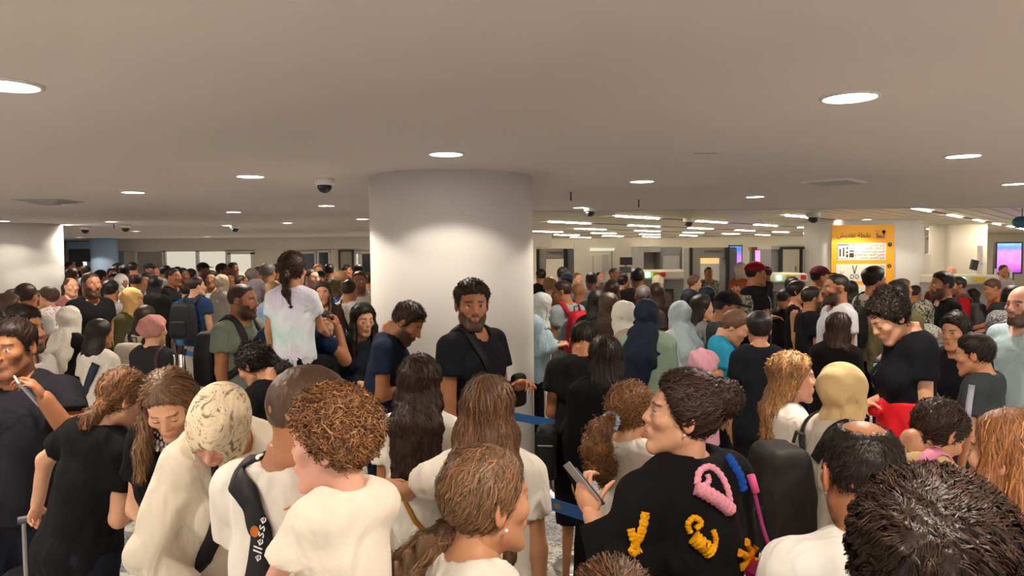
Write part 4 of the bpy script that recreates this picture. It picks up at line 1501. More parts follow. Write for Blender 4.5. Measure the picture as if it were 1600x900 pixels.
    # -------------------------------------------------- hair and scarves
    def build_hair(s, hair, mat_scarf):
        style, cname = hair[0], hair[1]
        opt = hair[2] if len(hair) > 2 else {}
        if style in ('bald', 'none'): return
        Hn = s.Hn; toH = inv_xf(Hn)
        RT = s.Tn[:3, :3] / s.S
        hc = Hn[:3, 3]; hs = np.linalg.norm(Hn[:3, 0])

        def toC(P):                     # hanging frame: torso axes, head-sized, centred on the head
            return ((P - hc) @ RT) / hs
        col = np.array(HAIRC[cname]) if cname in HAIRC else np.array(hexc(cname))
        sd0 = int(abs(s.root.location.x * 31 + s.root.location.y * 17)) % 9
        res = min(.014, max(.0048, .0024 * s.Y))
        if style in ('hijab', 'turban'):
            return s.build_scarf(style, cname, opt, mat_scarf, toH, toC, sd0, max(res, .0048))
        if style in ('cap', 'buncap'):
            pass
        bulk = opt.get('bulk', {'short': .010, 'buzz': .0035, 'balding': .0055, 'crop': .014, 'curly': .030, 'straight': .016, 'wavy': .020, 'pony': .010, 'bun': .012, 'braid': .011, 'bob': .020, 'mop': .020, 'cap': .008}.get(style, .012))
        longh = style in ('straight', 'wavy', 'pony', 'bun', 'braid', 'bob')
        ch = [np.array(c, float) for c in opt.get('chain', [])]
        cr = opt.get('cr', [])
        bald_top = style == 'balding'

        def hairline(Q):
            y = Q[:, 1]
            if longh:
                return np.interp(y, [-.12, -.05, .0, .03, .055, .075, .095], [-.085, -.075, -.040, .006, .052, .080, .092])
            return np.interp(y, [-.12, -.06, -.025, -.005, .012, .030, .05, .07, .09], [-.075, -.065, -.024, -.006, -.006, .024, .058, .074, .084])
        curlamp = opt.get('amp', {'curly': .012, 'wavy': .005, 'mop': .007, 'short': .002, 'crop': .003}.get(style, .0022))
        wl = {'curly': .030, 'wavy': .05, 'mop': .028}.get(style, .022)

        def f(P):
            Q = toH(P)
            fluff = bulk * (.55 + .45 * ss(-.04, .06, Q[:, 2]))
            hl = hairline(Q)
            if not longh and style not in ('mop', 'curly'): fluff = fluff * (.42 + .58 * ss(.02, .085, Q[:, 2]))
            fluff = fluff * ((.22 if not longh else .5) + (.78 if not longh else .5) * ss(-.002, .045 if not longh else .03, Q[:, 2] - hl))
            d = skull(Q) - fluff
            d = smax(d, (hl - Q[:, 2]) * .75, .010)
            if bald_top:
                d = smax(d, -ell(Q, (0, -.030, .120), (.047, .060, .038)), .012)
                d = smax(d, -ell(Q, (0, .075, .085), (.055, .045, .04)), .006)
            if longh and not style in ('pony', 'bun', 'braid'):
                # side curtains framing the face
                C = toC(P); A = C.copy(); A[:, 0] = np.abs(A[:, 0])
                L = opt.get('len', .34)
                bk = opt.get('back', -.065)
                wv = opt.get('w', .070)
                e = chain(A, [(.020, -.045, .02), (wv * .72, -.055, -.07), (wv, bk - .018, -.17), (wv, bk - .03, -L)], [.060, .044, .036, .022], .04, (1, .8, 1))
                e = smin(e, chain(A, [(0, -.05, 0), (0, bk - .03, -.15), (0, bk - .045, -L - .02)], [.06, .042, .024], .03, (1.2, .8, 1)), .04)
                if opt.get('front'):
                    e = smin(e, chain(A, [(.066, .012, .03), (.080, .018, -.06), (.088, .045, -.16), (.085, .080, -opt['front'])], [.022, .026, .028, .018], .02), .02)
                d = smin(d, e, .02)
            if ch:
                fr = toC(P) if opt.get('hang', True) else Q
                d = smin(d, chain(fr, ch, cr, .015), opt.get('ck', .015))
            if style == 'bun':
                bc = opt.get('bun', (0, -.085, .075)); br = opt.get('br', .045)
                b = ell(Q, bc, (br * 1.1, br, br * .9)) + .004 * wob(Q, .03, 5)
                d = smin(d, b, .012)
            if style == 'braid' and ch:
                pass
            d = d + curlamp * wob(Q, wl, sd0, 4, .5 if style != 'curly' else 1)
            # keep the face clear
            if not opt.get('fringe'):
                d = smax(d, -ell(Q, (0, .105, -.035), (.060, .062, .092)), .008)
            return d
        s.hair_f = f; s.toH = toH; s.toC = toC
        allp = [xf(Hn, np.array([[-.13, -.15, -.12], [.13, .12, .19]]))]
        a = xf(Hn, np.array([[x, y, z] for x in (-.13, .13) for y in (-.16, .13) for z in (-.12, .17)]))
        lo, hi = a.min(0), a.max(0)
        if longh and style not in ('pony', 'bun', 'braid'):
            e = hc + (np.array([[x, y, z] for x in (-.15, .15) for y in (-.19, .14) for z in (-opt.get('len', .34) - .06, 0)]) * hs) @ RT.T
            lo = np.minimum(lo, e.min(0)); hi = np.maximum(hi, e.max(0))
        if ch:
            cc = np.array(ch)
            e = (hc + (cc * hs) @ RT.T) if opt.get('hang', True) else xf(Hn, cc)
            lo = np.minimum(lo, e.min(0) - .09); hi = np.maximum(hi, e.max(0) + .09)
        V, Q = surf(f, lo - .01, hi + .01, res)
        if len(V) == 0: return
        mat = s.hairmat or (M_CURLY if style in ('curly', 'mop') else M_HAIR)
        s.hair = put('hair', V, Q, None, mat, s.root, col)
        s.hair_V = V
        if s.strands: s.build_strands(style, opt, f, V, col, s.strands)
        if style == 'braid' and ch: pass

    def build_strands(s, style, opt, f, V, col, n):
        rs = np.random.RandomState(int(s.Y * 100) + n)
        step = opt.get('step', .016 if style not in ('curly', 'mop') else .008) * (1 if s.Y > 1.2 else .9)
        K = opt.get('k', 11 if style not in ('short', 'mop', 'balding', 'crop') else 5)
        P = V[rs.choice(len(V), n)] + rs.normal(0, .002, (n, 3))
        toH, toC = s.toH, s.toC
        RH = s.Hn[:3, :3] / np.linalg.norm(s.Hn[:3, 0]); RT = s.Tn[:3, :3] / s.S
        off = rs.uniform(-.001, opt.get('offm', .0045), n) if style not in ('curly', 'mop') else rs.uniform(-.004, .012, n)
        ch = [np.array(c, float) for c in opt.get('chain', [])]
        ph = rs.uniform(0, 6.28, (n, 3)); pts = [P.copy()]
        path = [P.copy()]
        nrm = []
        tie = ch[0] if ch else np.array(opt.get('bun', (0, -.085, .075)))
        jit = rs.normal(0, opt.get('jit', .12), (n, 3)); coh = opt.get('coh', .25)
        wav = opt.get('wav', {'curly': 1.3, 'wavy': .35, 'mop': .9}.get(style, .08))
        for k in range(K):
            d, g = grad(f, P)
            P = P - g * (d - off)[:, None]
            if k == 0: path[0] = P.copy()
            nrm.append(g)
            Q = toH(P); C = toC(P)
            if style in ('straight', 'wavy', 'bob'):
                onh = ss(.01, .07, Q[:, 2])
                crown = np.array(opt.get('part', (0, .04, .12)))
                v = (Q - crown); v[:, 2] -= .05; v[:, 1] *= .6; v[:, 0] *= 1.4
                v = (v / (np.linalg.norm(v, axis=1)[:, None] + 1e-6)) @ RH.T
                dn = np.tile((RT @ np.array([0, 0, -1.])), (n, 1))
                v = v * onh[:, None] + dn * (1 - onh)[:, None]
            elif style in ('pony', 'bun', 'braid'):
                fr = C if (opt.get('hang', True) and ch) else Q
                R_ = RT if (opt.get('hang', True) and ch) else RH
                v = tie - fr
                if ch and len(ch) > 1:
                    cc = np.array(ch)
                    dist = np.linalg.norm(fr[:, None] - cc[None], axis=2)
                    j = np.minimum(dist.argmin(1), len(ch) - 2)
                    tv = cc[j + 1] - cc[j]
                    near = (dist.min(1) < np.array(opt['cr'])[np.minimum(dist.argmin(1), len(ch) - 1)] * 1.6) & (dist.argmin(1) > 0)
                    v = np.where(near[:, None], tv, v)
                v = (v / (np.linalg.norm(v, axis=1)[:, None] + 1e-6)) @ R_.T
            elif style in ('curly', 'mop'):
                v = np.stack([np.sin(ph[:, 0] + k * 1.1), np.cos(ph[:, 1] + k * 1.1), np.sin(ph[:, 2] + k * .9) - .3], 1)
            else:
                wh = np.array((0.01, -.06, .10))
                v = Q - wh; v[:, 2] -= .03; v[:, 1] += .06
                v = (v / (np.linalg.norm(v, axis=1)[:, None] + 1e-6)) @ RH.T
            cw = np.stack([wob(P, .05, 1, 3), wob(P, .05, 4, 3), wob(P, .06, 7, 3)], 1)
            v = v + jit + coh * cw + wav * np.sin(ph + k * (.9 + .3 * np.sin(ph[:, :1])))
            v = v - g * dot(v, g)[:, None] * (1 if style not in ('curly', 'mop') else .6)
            v /= (np.linalg.norm(v, axis=1)[:, None] + 1e-6)
            P = P + v * step * (1 if style not in ('curly', 'mop') else 1)
            path.append(P.copy())
        d, g = grad(f, P); path[-1] = P - g * (d - off)[:, None]
        nrm.append(nrm[-1])
        path = np.stack(path, 1); nrm = np.stack(nrm, 1)        # n,K+1,3
        # drop strands that crept over the face
        Qe = toH(path.reshape(-1, 3)).reshape(n, K + 1, 3)
        bad = ((Qe[..., 1] > .045) & (np.abs(Qe[..., 0]) < .058) & (Qe[..., 2] < .035) & (Qe[..., 2] > -.14)).any(1)
        fd = f(path.reshape(-1, 3)).reshape(n, K + 1)
        bad |= (fd > (.03 if style in ('straight', 'wavy', 'bun', 'pony', 'braid', 'bob', 'curly') else .013)).any(1)
        path, nrm = path[~bad], nrm[~bad]; n = len(path)
        tan = np.gradient(path, axis=1)
        sdv = np.cross(tan, nrm); sdv /= (np.linalg.norm(sdv, axis=2)[..., None] + 1e-9)
        w0 = opt.get('sw', max(.0007, .0006 * s.Y)) * 1.12
        w = w0 * (1 - (np.linspace(0, 1, K + 1)) ** 2 * .85)
        A = path - sdv * w[None, :, None]; B = path + sdv * w[None, :, None]
        VV = np.stack([A, B], 2).reshape(-1, 3)
        b = (np.arange(n) * (K + 1) * 2)[:, None] + (np.arange(K) * 2)[None]
        b = b.ravel(); F_ = np.stack([b, b + 1, b + 3, b + 2], 1)
        br = rs.lognormal(0, .38, n) * opt.get('lift', 1.25)
        warm = rs.uniform(0, 1, n)
        tint = np.stack([br * (1 + .25 * warm), br * (1 + .08 * warm), br * (1 - .1 * warm)], 1)
        C_ = np.repeat(tint, (K + 1) * 2, 0)
        o = put('hair_strands', VV, F_, C_, M_STRAND, s.root, col)
        o['kind'] = 'stuff'

    def build_scarf(s, style, cname, opt, mat, toH, toC, sd0, res):
        Hn = s.Hn; hc = Hn[:3, 3]; hs = np.linalg.norm(Hn[:3, 0]); RT = s.Tn[:3, :3] / s.S
        colr = hexc(cname)
        pl = opt.get('pleat', 1.0)

        def f(P):
            Q = toH(P); C = toC(P)
            th = .017
            d = skull(Q) - th
            bb = opt.get('bunr', .055)
            d = smin(d, ell(Q, opt.get('bunc', (0, -.075, .025)), (bb, bb, bb)), .04)
            if style == 'turban':
                d = smax(d, (np.interp(Q[:, 1], [-.1, -.03, .0, .03, .07], [-.05, -.05, -.015, .02, .055]) - Q[:, 2]) * .8, .01)
                sw_ = .0045 * np.sin(60 * (Q[:, 2] + Q[:, 1] * .9) + 3 * np.sin(Q[:, 0] * 20))
                if opt.get('rosette'):
                    rc = np.array(opt['rosette'])
                    e = ell(Q, rc, (.030, .030, .030)); rad = np.linalg.norm(Q - rc, axis=1)
                    d = smin(d, e + .004 * np.sin(rad * 320), .012)
                return d + sw_
            # neck wrap
            d = smin(d, cap(Q, (0, .02, -.07), (0, -.005, -.13), .070, .075), .03)
            if opt.get('drape', True):
                d = smin(d, cap(C, (0, -.02, -.13), (0, -.02, -.25), .078, .125, (1.15, .92, 1)), .05)
                d = smax(d, -(C[:, 2] + opt.get('dl', .30)) , .01)
            if opt.get('tail'):
                tp = opt['tail']; e = chain(C, tp, opt.get('tr', [.07] * len(tp)), .03, (1.2, .7, 1))
                d = smin(d, e, .03)
            # face opening
            d = smax(d, -ell(Q, (0, .128, -.022), (.048, .080, .073)), .008)
            ang = np.arctan2(C[:, 0], -C[:, 1] + .001)
            low = ss(-.02, -.16, C[:, 2])
            fold = .009 * np.sin(ang * 11 + 2.2 * np.sin(C[:, 2] * 18 + sd0) + sd0) * low + .0042 * np.sin(62 * (Q[:, 1] * .8 + Q[:, 2]) + 2 * np.sin(Q[:, 0] * 25 + sd0)) * (1 - low)
            d = d + fold * pl
            # always outside the garment below
            return d
        a = xf(Hn, np.array([[x, y, z] for x in (-.16, .16) for y in (-.19, .14) for z in (-.15, .15)]))
        lo, hi = a.min(0), a.max(0)
        ext = [[x, y, z] for x in (-.22, .22) for y in (-.21, .18) for z in (-opt.get('dl', .30) - .02, 0)]
        for p in opt.get('tail', []): ext += [[p[0] - .13, p[1] - .09, p[2] - .11], [p[0] + .13, p[1] + .09, p[2] + .05]]
        if style == 'hijab':
            e = hc + (np.array(ext) * hs) @ RT.T
            lo = np.minimum(lo, e.min(0)); hi = np.maximum(hi, e.max(0))
        V, Q = surf(f, lo, hi, res * 1.15)
        s.hair_f = f; s.toH = toH; s.toC = toC
        s.scarf = put('headscarf', V, Q, None, mat or M_SCARF, s.root, colr)

    # -------------------------------------------------- add-ons
    def wpt(s, p, frame='T'):
        """Torso- or head-frame point to world."""
        M = s.T if frame == 'T' else s.H
        return s.rootM @ (M @ Vector(p))

    def on_shirt(s, pts, off=.006):
        """Project torso-frame points onto the garment surface."""
        P = np.array(pts, float)
        for _ in range(4):
            d, g = grad(s.shirt_f, P)
            P = P - g * np.clip(d - off, -.04, .04)[:, None]
        d, g = grad(s.shirt_f, P)
        return P, g


def resample(pts, n):
    P = np.array(pts, float)
    # Catmull-Rom through the points
    out = []
    m = len(P)
    for t in np.linspace(0, m - 1, n):
        i = min(int(t), m - 2); u = t - i
        p0, p1, p2, p3 = P[max(i - 1, 0)], P[i], P[i + 1], P[min(i + 2, m - 1)]
        out.append(.5 * ((2 * p1) + (-p0 + p2) * u + (2 * p0 - 5 * p1 + 4 * p2 - p3) * u * u + (-p0 + 3 * p1 - 3 * p2 + p3) * u ** 3))
    return np.array(out)


def ribbon_geo(P, N_, w, th=.003):
    n = len(P); T = np.gradient(P, axis=0); T /= np.linalg.norm(T, axis=1)[:, None] + 1e-9
    B = np.cross(T, N_); B /= np.linalg.norm(B, axis=1)[:, None] + 1e-9
    V = np.stack([P - B * w / 2 - N_ * th, P - B * w / 2 + N_ * th, P + B * w / 2 + N_ * th, P + B * w / 2 - N_ * th], 1).reshape(-1, 3)
    F_ = []
    for i in range(n - 1):
        for k in range(4):
            F_.append((i * 4 + k, i * 4 + (k + 1) % 4, i * 4 + 4 + (k + 1) % 4, i * 4 + 4 + k))
    F_.append((0, 1, 2, 3)); F_.append(tuple((n - 1) * 4 + k for k in (3, 2, 1, 0)))
    return V, np.array(F_)


def strap(p, parent, pts, w=.04, colr='18181a', off=.006, name='strap', mat=None, free=()):
    """A strap lying on the garment of person p (torso-frame points); parent carries it. Points in `free` keep their place."""
    R = resample(pts, max(12, len(pts) * 6))
    P, g = p.on_shirt(R, off)
    for _ in range(2):
        P[1:-1] = (P[:-2] + P[1:-1] * 2 + P[2:]) / 4
    if free:
        a, b = free
        n = len(P); ia, ib = int(n * a), int(n * b)
        P[:ia] = R[:ia]; P[ib:] = R[ib:]
    V, F_ = ribbon_geo(P, g, w, .0028)
    V = xf(p.Tn, V)
    W = m4(p.rootM); V = xf(W, V)
    Wi = m4(Matrix.Translation(parent.location) @ Matrix.Rotation(parent.rotation_euler.z, 4, 'Z'))
    V = xf(np.linalg.inv(Wi), V)
    return put(name, V, F_, None, mat or M_NYLON, parent, hexc(colr))


def backpack(p, colr, label, w=.30, h=.44, d=.17, z=1.20, straps=True, strapc=None, pocket=True, rot=0, dx=0, trim=None, group=None):
    """Backpack worn by person p: shell, pocket, handle and straps."""
    P0, g0 = p.on_shirt([(dx, -.3, z + .02)], 0)
    yb = P0[0][1] - .01
    loc = p.wpt((dx, yb, z))
    r = tag(empty('backpack', loc, p.root.rotation_euler.z), label, 'backpack', group)
    S_ = p.S if p.kind != 'c' else max(.75, p.S)
    seed = int(p.Y * 10) % 7

    def f(P):
        Q = P - np.array([0, -d / 2, 0])
        hx, hy, hz = w / 2 - .05, d / 2 - .05, h / 2 - .07
        tp = 1 - .18 * ss(0, h / 2, Q[:, 2])
        q = np.abs(Q / np.stack([tp, tp, np.ones(len(P))], 1)) - np.array([hx, hy, hz])
        dd = np.linalg.norm(np.maximum(q, 0), axis=1) + np.minimum(q.max(1), 0) - .055
        return dd + .004 * wob(P, .13, seed)
    V, Q = surf(f, (-w / 2 - .02, -d - .02, -h / 2 - .02), (w / 2 + .02, .02, h / 2 + .02), max(.010, p.res))
    M = m4(Matrix.Scale(S_, 4) @ Matrix.Rotation(math.radians(rot), 4, 'Y'))
    put('shell', xf(M, V), Q, None, M_NYLON, r, hexc(colr))
    if pocket:
        def f2(P):
            Q = P - np.array([0, -d + .005, -h * .17])
            q = np.abs(Q) - np.array([w * .36 - .03, .012, h * .2 - .03])
            return np.linalg.norm(np.maximum(q, 0), axis=1) + np.minimum(q.max(1), 0) - .028
        V, Q = surf(f2, (-w / 2, -d - .06, -h / 2), (w / 2, 0, h / 2), max(.010, p.res))
        put('pocket', xf(M, V), Q, None, M_NYLON, r, hexc(colr))
        zb = MB(); zb.tube([M_v(M, (-w * .33, -d - .035, -h * .02)), M_v(M, (0, -d - .039, -h * .005)), M_v(M, (w * .33, -d - .035, -h * .02))], .003, 5)
        zb.build('zip', M_DARK, r)
    hb = MB(); hb.tube([M_v(M, (-.04, -.03, h / 2 - .02)), M_v(M, (-.03, -.02, h / 2 + .03)), M_v(M, (.03, -.02, h / 2 + .03)), M_v(M, (.04, -.03, h / 2 - .02))], .007, 6)
    hb.build('handle', plain('strap_black', (.02, .02, .022), .7), r)
    if straps:
        for sd in (-1, 1):
            strap(p, r, [(sd * .06, -.15, z + h * .36), (sd * .085, -.11, 1.43), (sd * .095, -.02, 1.50), (sd * .10, .09, 1.42), (sd * .115, .14, 1.30), (sd * .155, .11, 1.16), (sd * .175, .0, 1.08), (sd * .13, -.12, 1.03)],
                  .05, strapc or colr, .008, 'shoulder_strap')
    return r


def M_v(M, v):
    return Vector(M[:3, :3] @ np.array(v) + M[:3, 3])


def crossbody(p, pts, w, colr, label, bag=None, bagc=None, cat='bag', name='crossbody_bag'):
    """Strap over the body with an optional bag box (torso-frame position, size)."""
    loc = p.wpt(bag[0]) if bag else p.wpt((0, 0, 1.0))
    r = tag(empty(name, loc, p.root.rotation_euler.z), label, cat)
    strap(p, r, pts, w, colr)
    if bag:
        pos, size = bag

        def f(P):
            q = np.abs(P) - (np.array(size) / 2 - .03)
            return np.linalg.norm(np.maximum(q, 0), axis=1) + np.minimum(q.max(1), 0) - .03 + .003 * wob(P, .09, 2)
        s_ = np.array(size) / 2 + .02
        V, Q = surf(f, -s_, s_, .010)
        put('pouch', V, Q, None, M_NYLON, r, hexc(bagc or colr))
        MB().box((0, -size[1] / 2 - .002, size[2] * .22), (size[0] * .7, .005, .008)).build('zip', M_GREY, r)
    return r


def held(p, sd, name, label, cat, size, mat, off=(0, .07, -.03), rot=(0, 0, 0), parts=None):
    """Small flat thing in the hand on side sd (+1 right, -1 left), built in the hand frame."""
    M = Matrix([list(r) for r in p.hands[sd]])
    W = p.rootM @ M
    loc, q, sc = W.decompose()
    r = bpy.data.objects.new(name, None); r.rotation_mode = 'QUATERNION'
    r.location = W @ Vector(off); r.rotation_quaternion = q @ Euler([math.radians(a) for a in rot]).to_quaternion()
    link(r); tag(r, label, cat)
    MB().box((0, 0, 0), size, bev=.003).build('case' if cat == 'phone' else 'cover', mat, r)
    if cat == 'phone':
        MB().box((0, 0, size[2] / 2 + .0004), (size[0] * .92, size[1] * .95, .0008)).build('screen', plain('phone_glass', (.01, .01, .015), .08, emis=(.3, .45, .6), es=.15), r)
        MB().box((-size[0] * .25, size[1] * .36, -size[2] / 2 - .001), (.02, .022, .002), bev=.0008).build('camera_bump', M_DARK, r)
    return r


def hit(p, px, py, f=None, off=0.0):
    """Point of person p's garment seen at a pixel, with its normal (torso frame)."""
    f = f or p.shirt_f
    M = np.linalg.inv(m4(p.rootM @ p.T))
    o = xf(M, np.array([[0, 0, CAM_H]]))[0]
    d = M[:3, :3] @ np.array(ray(px, py)); d /= np.linalg.norm(d)
    c = (np.array([0, 0, 1.2]) - o) @ d
    t = max(.02, c - .7)
    for _ in range(60):
        e = f(np.array([o + d * t]))[0]
        t += max(e * .7, .0003)
        if e < .0015 or t > c + .8: break
    P = np.array([o + d * t]); g = grad(f, P)[1]
    return P[0] + g[0] * off, g[0]


def px_strap(p, parent, pix, w, colr, name='strap', off=.006, mat=None, ext0=(), ext1=()):
    """Strap through pixels of the garment, continued by torso-frame points at both ends."""
    pts = list(ext0) + [hit(p, *q)[0] for q in pix] + list(ext1)
    return strap(p, parent, pts, w, colr, off, name, mat)


def yarn(p, pix, r, colr, name='crochet_patch', loops=True):
    """Raised crochet band lying on the garment, a child of the garment."""
    pts = resample([hit(p, *q)[0] for q in pix], max(10, len(pix) * 7))
    P, g = p.on_shirt(pts, r * .4)
    mb = MB(); n = len(P)
    rr = [r * (1 + .16 * math.sin(i * 2.1)) for i in range(n)]
    V = xf(p.Tn, P); mb.tube([Vector(v) for v in V], [x * p.S for x in rr], 8)
    o = mb.build(name, M_YARN, p.shirt, smooth=True); o.color = (*hexc(colr), 1)
    return o


def decal(p, s_, pa, pb_, size, mat, name='lettering', off=.009, parent=None):
    A, ga = hit(p, *pa); B, gb = hit(p, *pb_)
    c, g = hit(p, (pa[0] + pb_[0]) / 2, (pa[1] + pb_[1]) / 2, off=off)
    x = nvec(B - A); z = nvec(g - x * (g @ x)); y = np.cross(z, x)
    M = np.eye(4); M[:3, 0] = x; M[:3, 1] = y; M[:3, 2] = z; M[:3, 3] = c
    return text_obj(s_, mat, parent or p.shirt, None, size, name, M=p.T @ Matrix(M.tolist()), ext=.0005)


M_YARN = tinted('crochet_yarn', rough=.9, spec=.1, bump=1.0, bscale=160, vary=.15, vscale=90)


# ================================================================== THE CROWD
import time as _t
_t0 = _t.time()
NEAR = Person
MP = {}


def add(key, *a, **k):
    MP[key] = Person(*a, **k); return MP[key]


# ---------------------------------------------------------------- left foreground
p = add('phoneman', 17, 500, 3.2, 172, 'man in black t-shirt at the left edge holding a phone to his ear', 'm', 'tan', ('short', 'dark', dict(bulk=.013)),
        ('tee', '232228'), arms=(((.40, .55, -.70), (-.38, .28, .88), 'ear', (.9, -.3, .2)), 'down'), head=(6, 4, 0), fat=1.32, sw=1.08, stubble=.35, strands=1500)
ph = held(p, -1, 'mobile_phone', 'dark phone with a pale edge held at the ear of the man in black', 'phone', (.072, .15, .009), plain('phone_pale_edge', (.45, .43, .42), .3), off=(-.01, .07, -.035), rot=(0, 10, 20))
wb = MB()
W = p.rootM @ Matrix([list(r) for r in p.hands[-1]])
ring = [Vector((.031 * math.cos(t), -.035, .024 * math.sin(t))) for t in np.linspace(0, 2 * PI, 19)]
Mh = Matrix([list(r) for r in p.hands[-1]])
wb.tube([Mh @ v for v in ring], .0035, 6); wb.build('bracelet', M_STEEL, p.root, smooth=True)

p = add('profileman', 32, 480, 3.95, 95, 'bearded man in profile behind the man with the phone', 'm', 'tan', ('short', 'black', dict(bulk=.018)),
        ('tee', 'bdb5ac'), beard='black', strands=900)
p = add('leanwoman', 208, 580, 2.82, 22, 'woman in black seen from behind, her left arm down on a suitcase handle', 'f', 'light', ('pony', 'bronze', dict(chain=[(0, -.085, -.02), (-.02, -.12, -.08), (-.04, -.10, -.17), (-.02, -.07, -.24)], cr=[.03, .036, .034, .014], amp=.004, wav=.4)),
        ('tee', '141416'), arms=(((.75, .15, -.75), (.10, .12, -1), 'grip'), 'belly'), side=13, lean=6, head=(25, 16, -6), fat=1.15, strands=1800)
# trolley case under her hand
hd = p.rootM @ Matrix([list(r) for r in p.hands[-1]]) @ Vector((0, .075, -.02))
case = tag(empty('suitcase', (hd.x + .02, hd.y + .05, 0), .5), 'black upright suitcase under the hand of the woman in black', 'suitcase')
hz_ = hd.z
MB().box((0, .10, .38), (.42, .25, .62), bev=.05).build('shell', M_BLACK, case)
for sx in (-.09, .09): MB().tube([(sx, .0, .6), (sx, .0, hz_ - .01)], .008, 8).build('handle_rod', M_GREY, case)
MB().tube([(-.11, .0, hz_), (.11, .0, hz_)], .016, 10).build('handle_grip', M_DARK, case)
for sx in (-.16, .16):
    for sy in (.01, .19): MB().lathe([(.03, -.012), (.03, .012)], (sx, sy, .03), 14, Matrix.Rotation(PI / 2, 4, 'Y')).build('wheel', M_DARK, case)

p = add('jewelwoman', 252, 594, 2.38, 176, 'woman in black with long brown hair looking down, jewelled collar', 'f', 'light', ('straight', 'lbrown', dict(front=.24, len=.30, part=(.0, .03, .12), wav=.2)),
        ('tee', '121214'), arms=('belly', 'belly'), head=(-6, 36, 4), lean=4, eyes='down', strands=3200)
rs = np.random.RandomState(5)
nk = tag(MB().build('necklace', M_STEEL), None)
bpy.data.objects.remove(nk)
necks = empty('necklace', p.wpt((0, .1, 1.42)), p.root.rotation_euler.z)
tag(necks, 'silver stone collar on the black top of the woman looking down', 'necklace')
gem = None
Wi = (Matrix.Translation(necks.location) @ Matrix.Rotation(necks.rotation_euler.z, 4, 'Z')).inverted()
for row, (zz, ww, nn, rr) in enumerate(((1.445, .075, 13, .006), (1.425, .085, 14, .0085), (1.402, .08, 10, .010))):
    for k in range(nn):
        t = (k / (nn - 1) - .5) * 2
        q, g = p.on_shirt([(ww * math.sin(t * 1.35), .10 * math.cos(t * 1.2) + .01, zz - .03 * math.cos(t * 1.5) + .03)], rr * .4)
        if gem is None:
            o = MB().lathe([(0, -1), (.6, -.7), (1, 0), (.6, .7), (0, 1)], n=8).build('stone', plain('cut_stone', (.7, .68, .62), .12, metal=.6), necks); gem = o.data
        else: o = link(bpy.data.objects.new('stone', gem), necks)
        o.location = Wi @ (p.rootM @ (p.T @ Vector(q[0]))); o.scale = (rr, rr * .6, rr * 1.4)

p = add('camowoman', 338, 636, 1.98, 122, 'woman in a grey and cream patterned headscarf looking down, cream jacket', 'f', 'pink', ('hijab', 'f0e6d4', dict(drape=False, pleat=.6, bunc=(0, -.06, .05))),
        ('blouse', 'dfd4c0', 'jacket'), arms=(((.25, .15, -1), (-.3, .8, -.1), 'relaxed'), ((.35, .1, -1), (-.3, .7, -.4), 'relaxed')), head=(50, 50, 0), lean=15, fat=1.15, sw=1.05, eyes='down', mat_scarf=M_PRINT)
b_ = tag(empty('shoulder_bag', p.wpt((.2, .05, .95)), p.root.rotation_euler.z), 'black bag strap over the cream jacket of the patterned scarf woman', 'bag')
strap(p, b_, [(.06, -.14, 1.36), (.085, -.02, 1.49), (.09, .08, 1.42), (.10, .13, 1.30), (.14, .12, 1.12), (.19, .06, .98)], .05, '151517', .008, 'strap')
MB().box((0, 0, -.12), (.10, .26, .26), bev=.03).build('pouch', M_DARK, b_)

p = add('whiteman', 490, 571, 1.78, 30, 'cropped haired man in white t-shirt and lettered black strap carrying the toddler', 'm', 'tan', ('buzz', 'brown', dict(bulk=.003)),
        ('tee', 'e9e2d6'), arms=(((.25, .3, -.9), (-.3, .9, .2), 'relaxed'), ((.15, .3, -.95), (-.9, .35, .05), 'relaxed')), head=(38, 8, 0), fat=1.22, sw=1.12, stubble=.3)
b_ = tag(empty('sling_bag', p.wpt((-.1, -.2, 1.0)), p.root.rotation_euler.z), 'navy black sling strap with white lettering on the white t-shirt', 'bag')
px_strap(p, b_, [(372, 742), (392, 775), (404, 815), (410, 865)], .062, '17181f', 'strap', .007, ext0=[(-.06, .06, 1.46), (-.075, -.03, 1.50)], ext1=[(-.02, -.17, 1.0), (.06, -.16, .93)])
MW = plain('white_print', (.85, .83, .8), .6)
t_ = decal(p, 'ellesse', (410, 870), (418, 810), .040, MW, 'lettering', .016)
q = hit(p, 405, 828, off=.016)
mb = MB(); mb.lathe([(0, 0), (.013, 0)], p.T @ Vector(q[0]), 16, Matrix.Rotation(0, 4, 'X') @ (Vector(p.T.to_3x3() @ Vector(q[1])).to_track_quat('Z', 'Y')).to_matrix().to_4x4())
mb.build('emblem', plain('emblem_orange_red', (.85, .25, .03), .5), p.shirt)

p = add('toddler', 516, 622, 1.42, -42, 'toddler with golden brown curls in a white dress held by the man', 'c', 'pink', ('curly', 'bronze', dict(bulk=.023, amp=.010, sw=.0011, step=.009, k=9, lift=1.5)),
        ('tee', 'efe4d2', 'dress'), bottom=('shorts', 'efe4d2'), arms=(((.35, .25, -.80), (.9, .35, -.40), 'relaxed'), ((.1, .6, -.6), (-.3, .9, .3), 'relaxed')), head=(-42, 4, 0), S=.60, hs=1.26, floor=.80, strands=9000, legs='sit')
p.root['label'] = 'toddler with golden brown curls in a white dress held by the man'

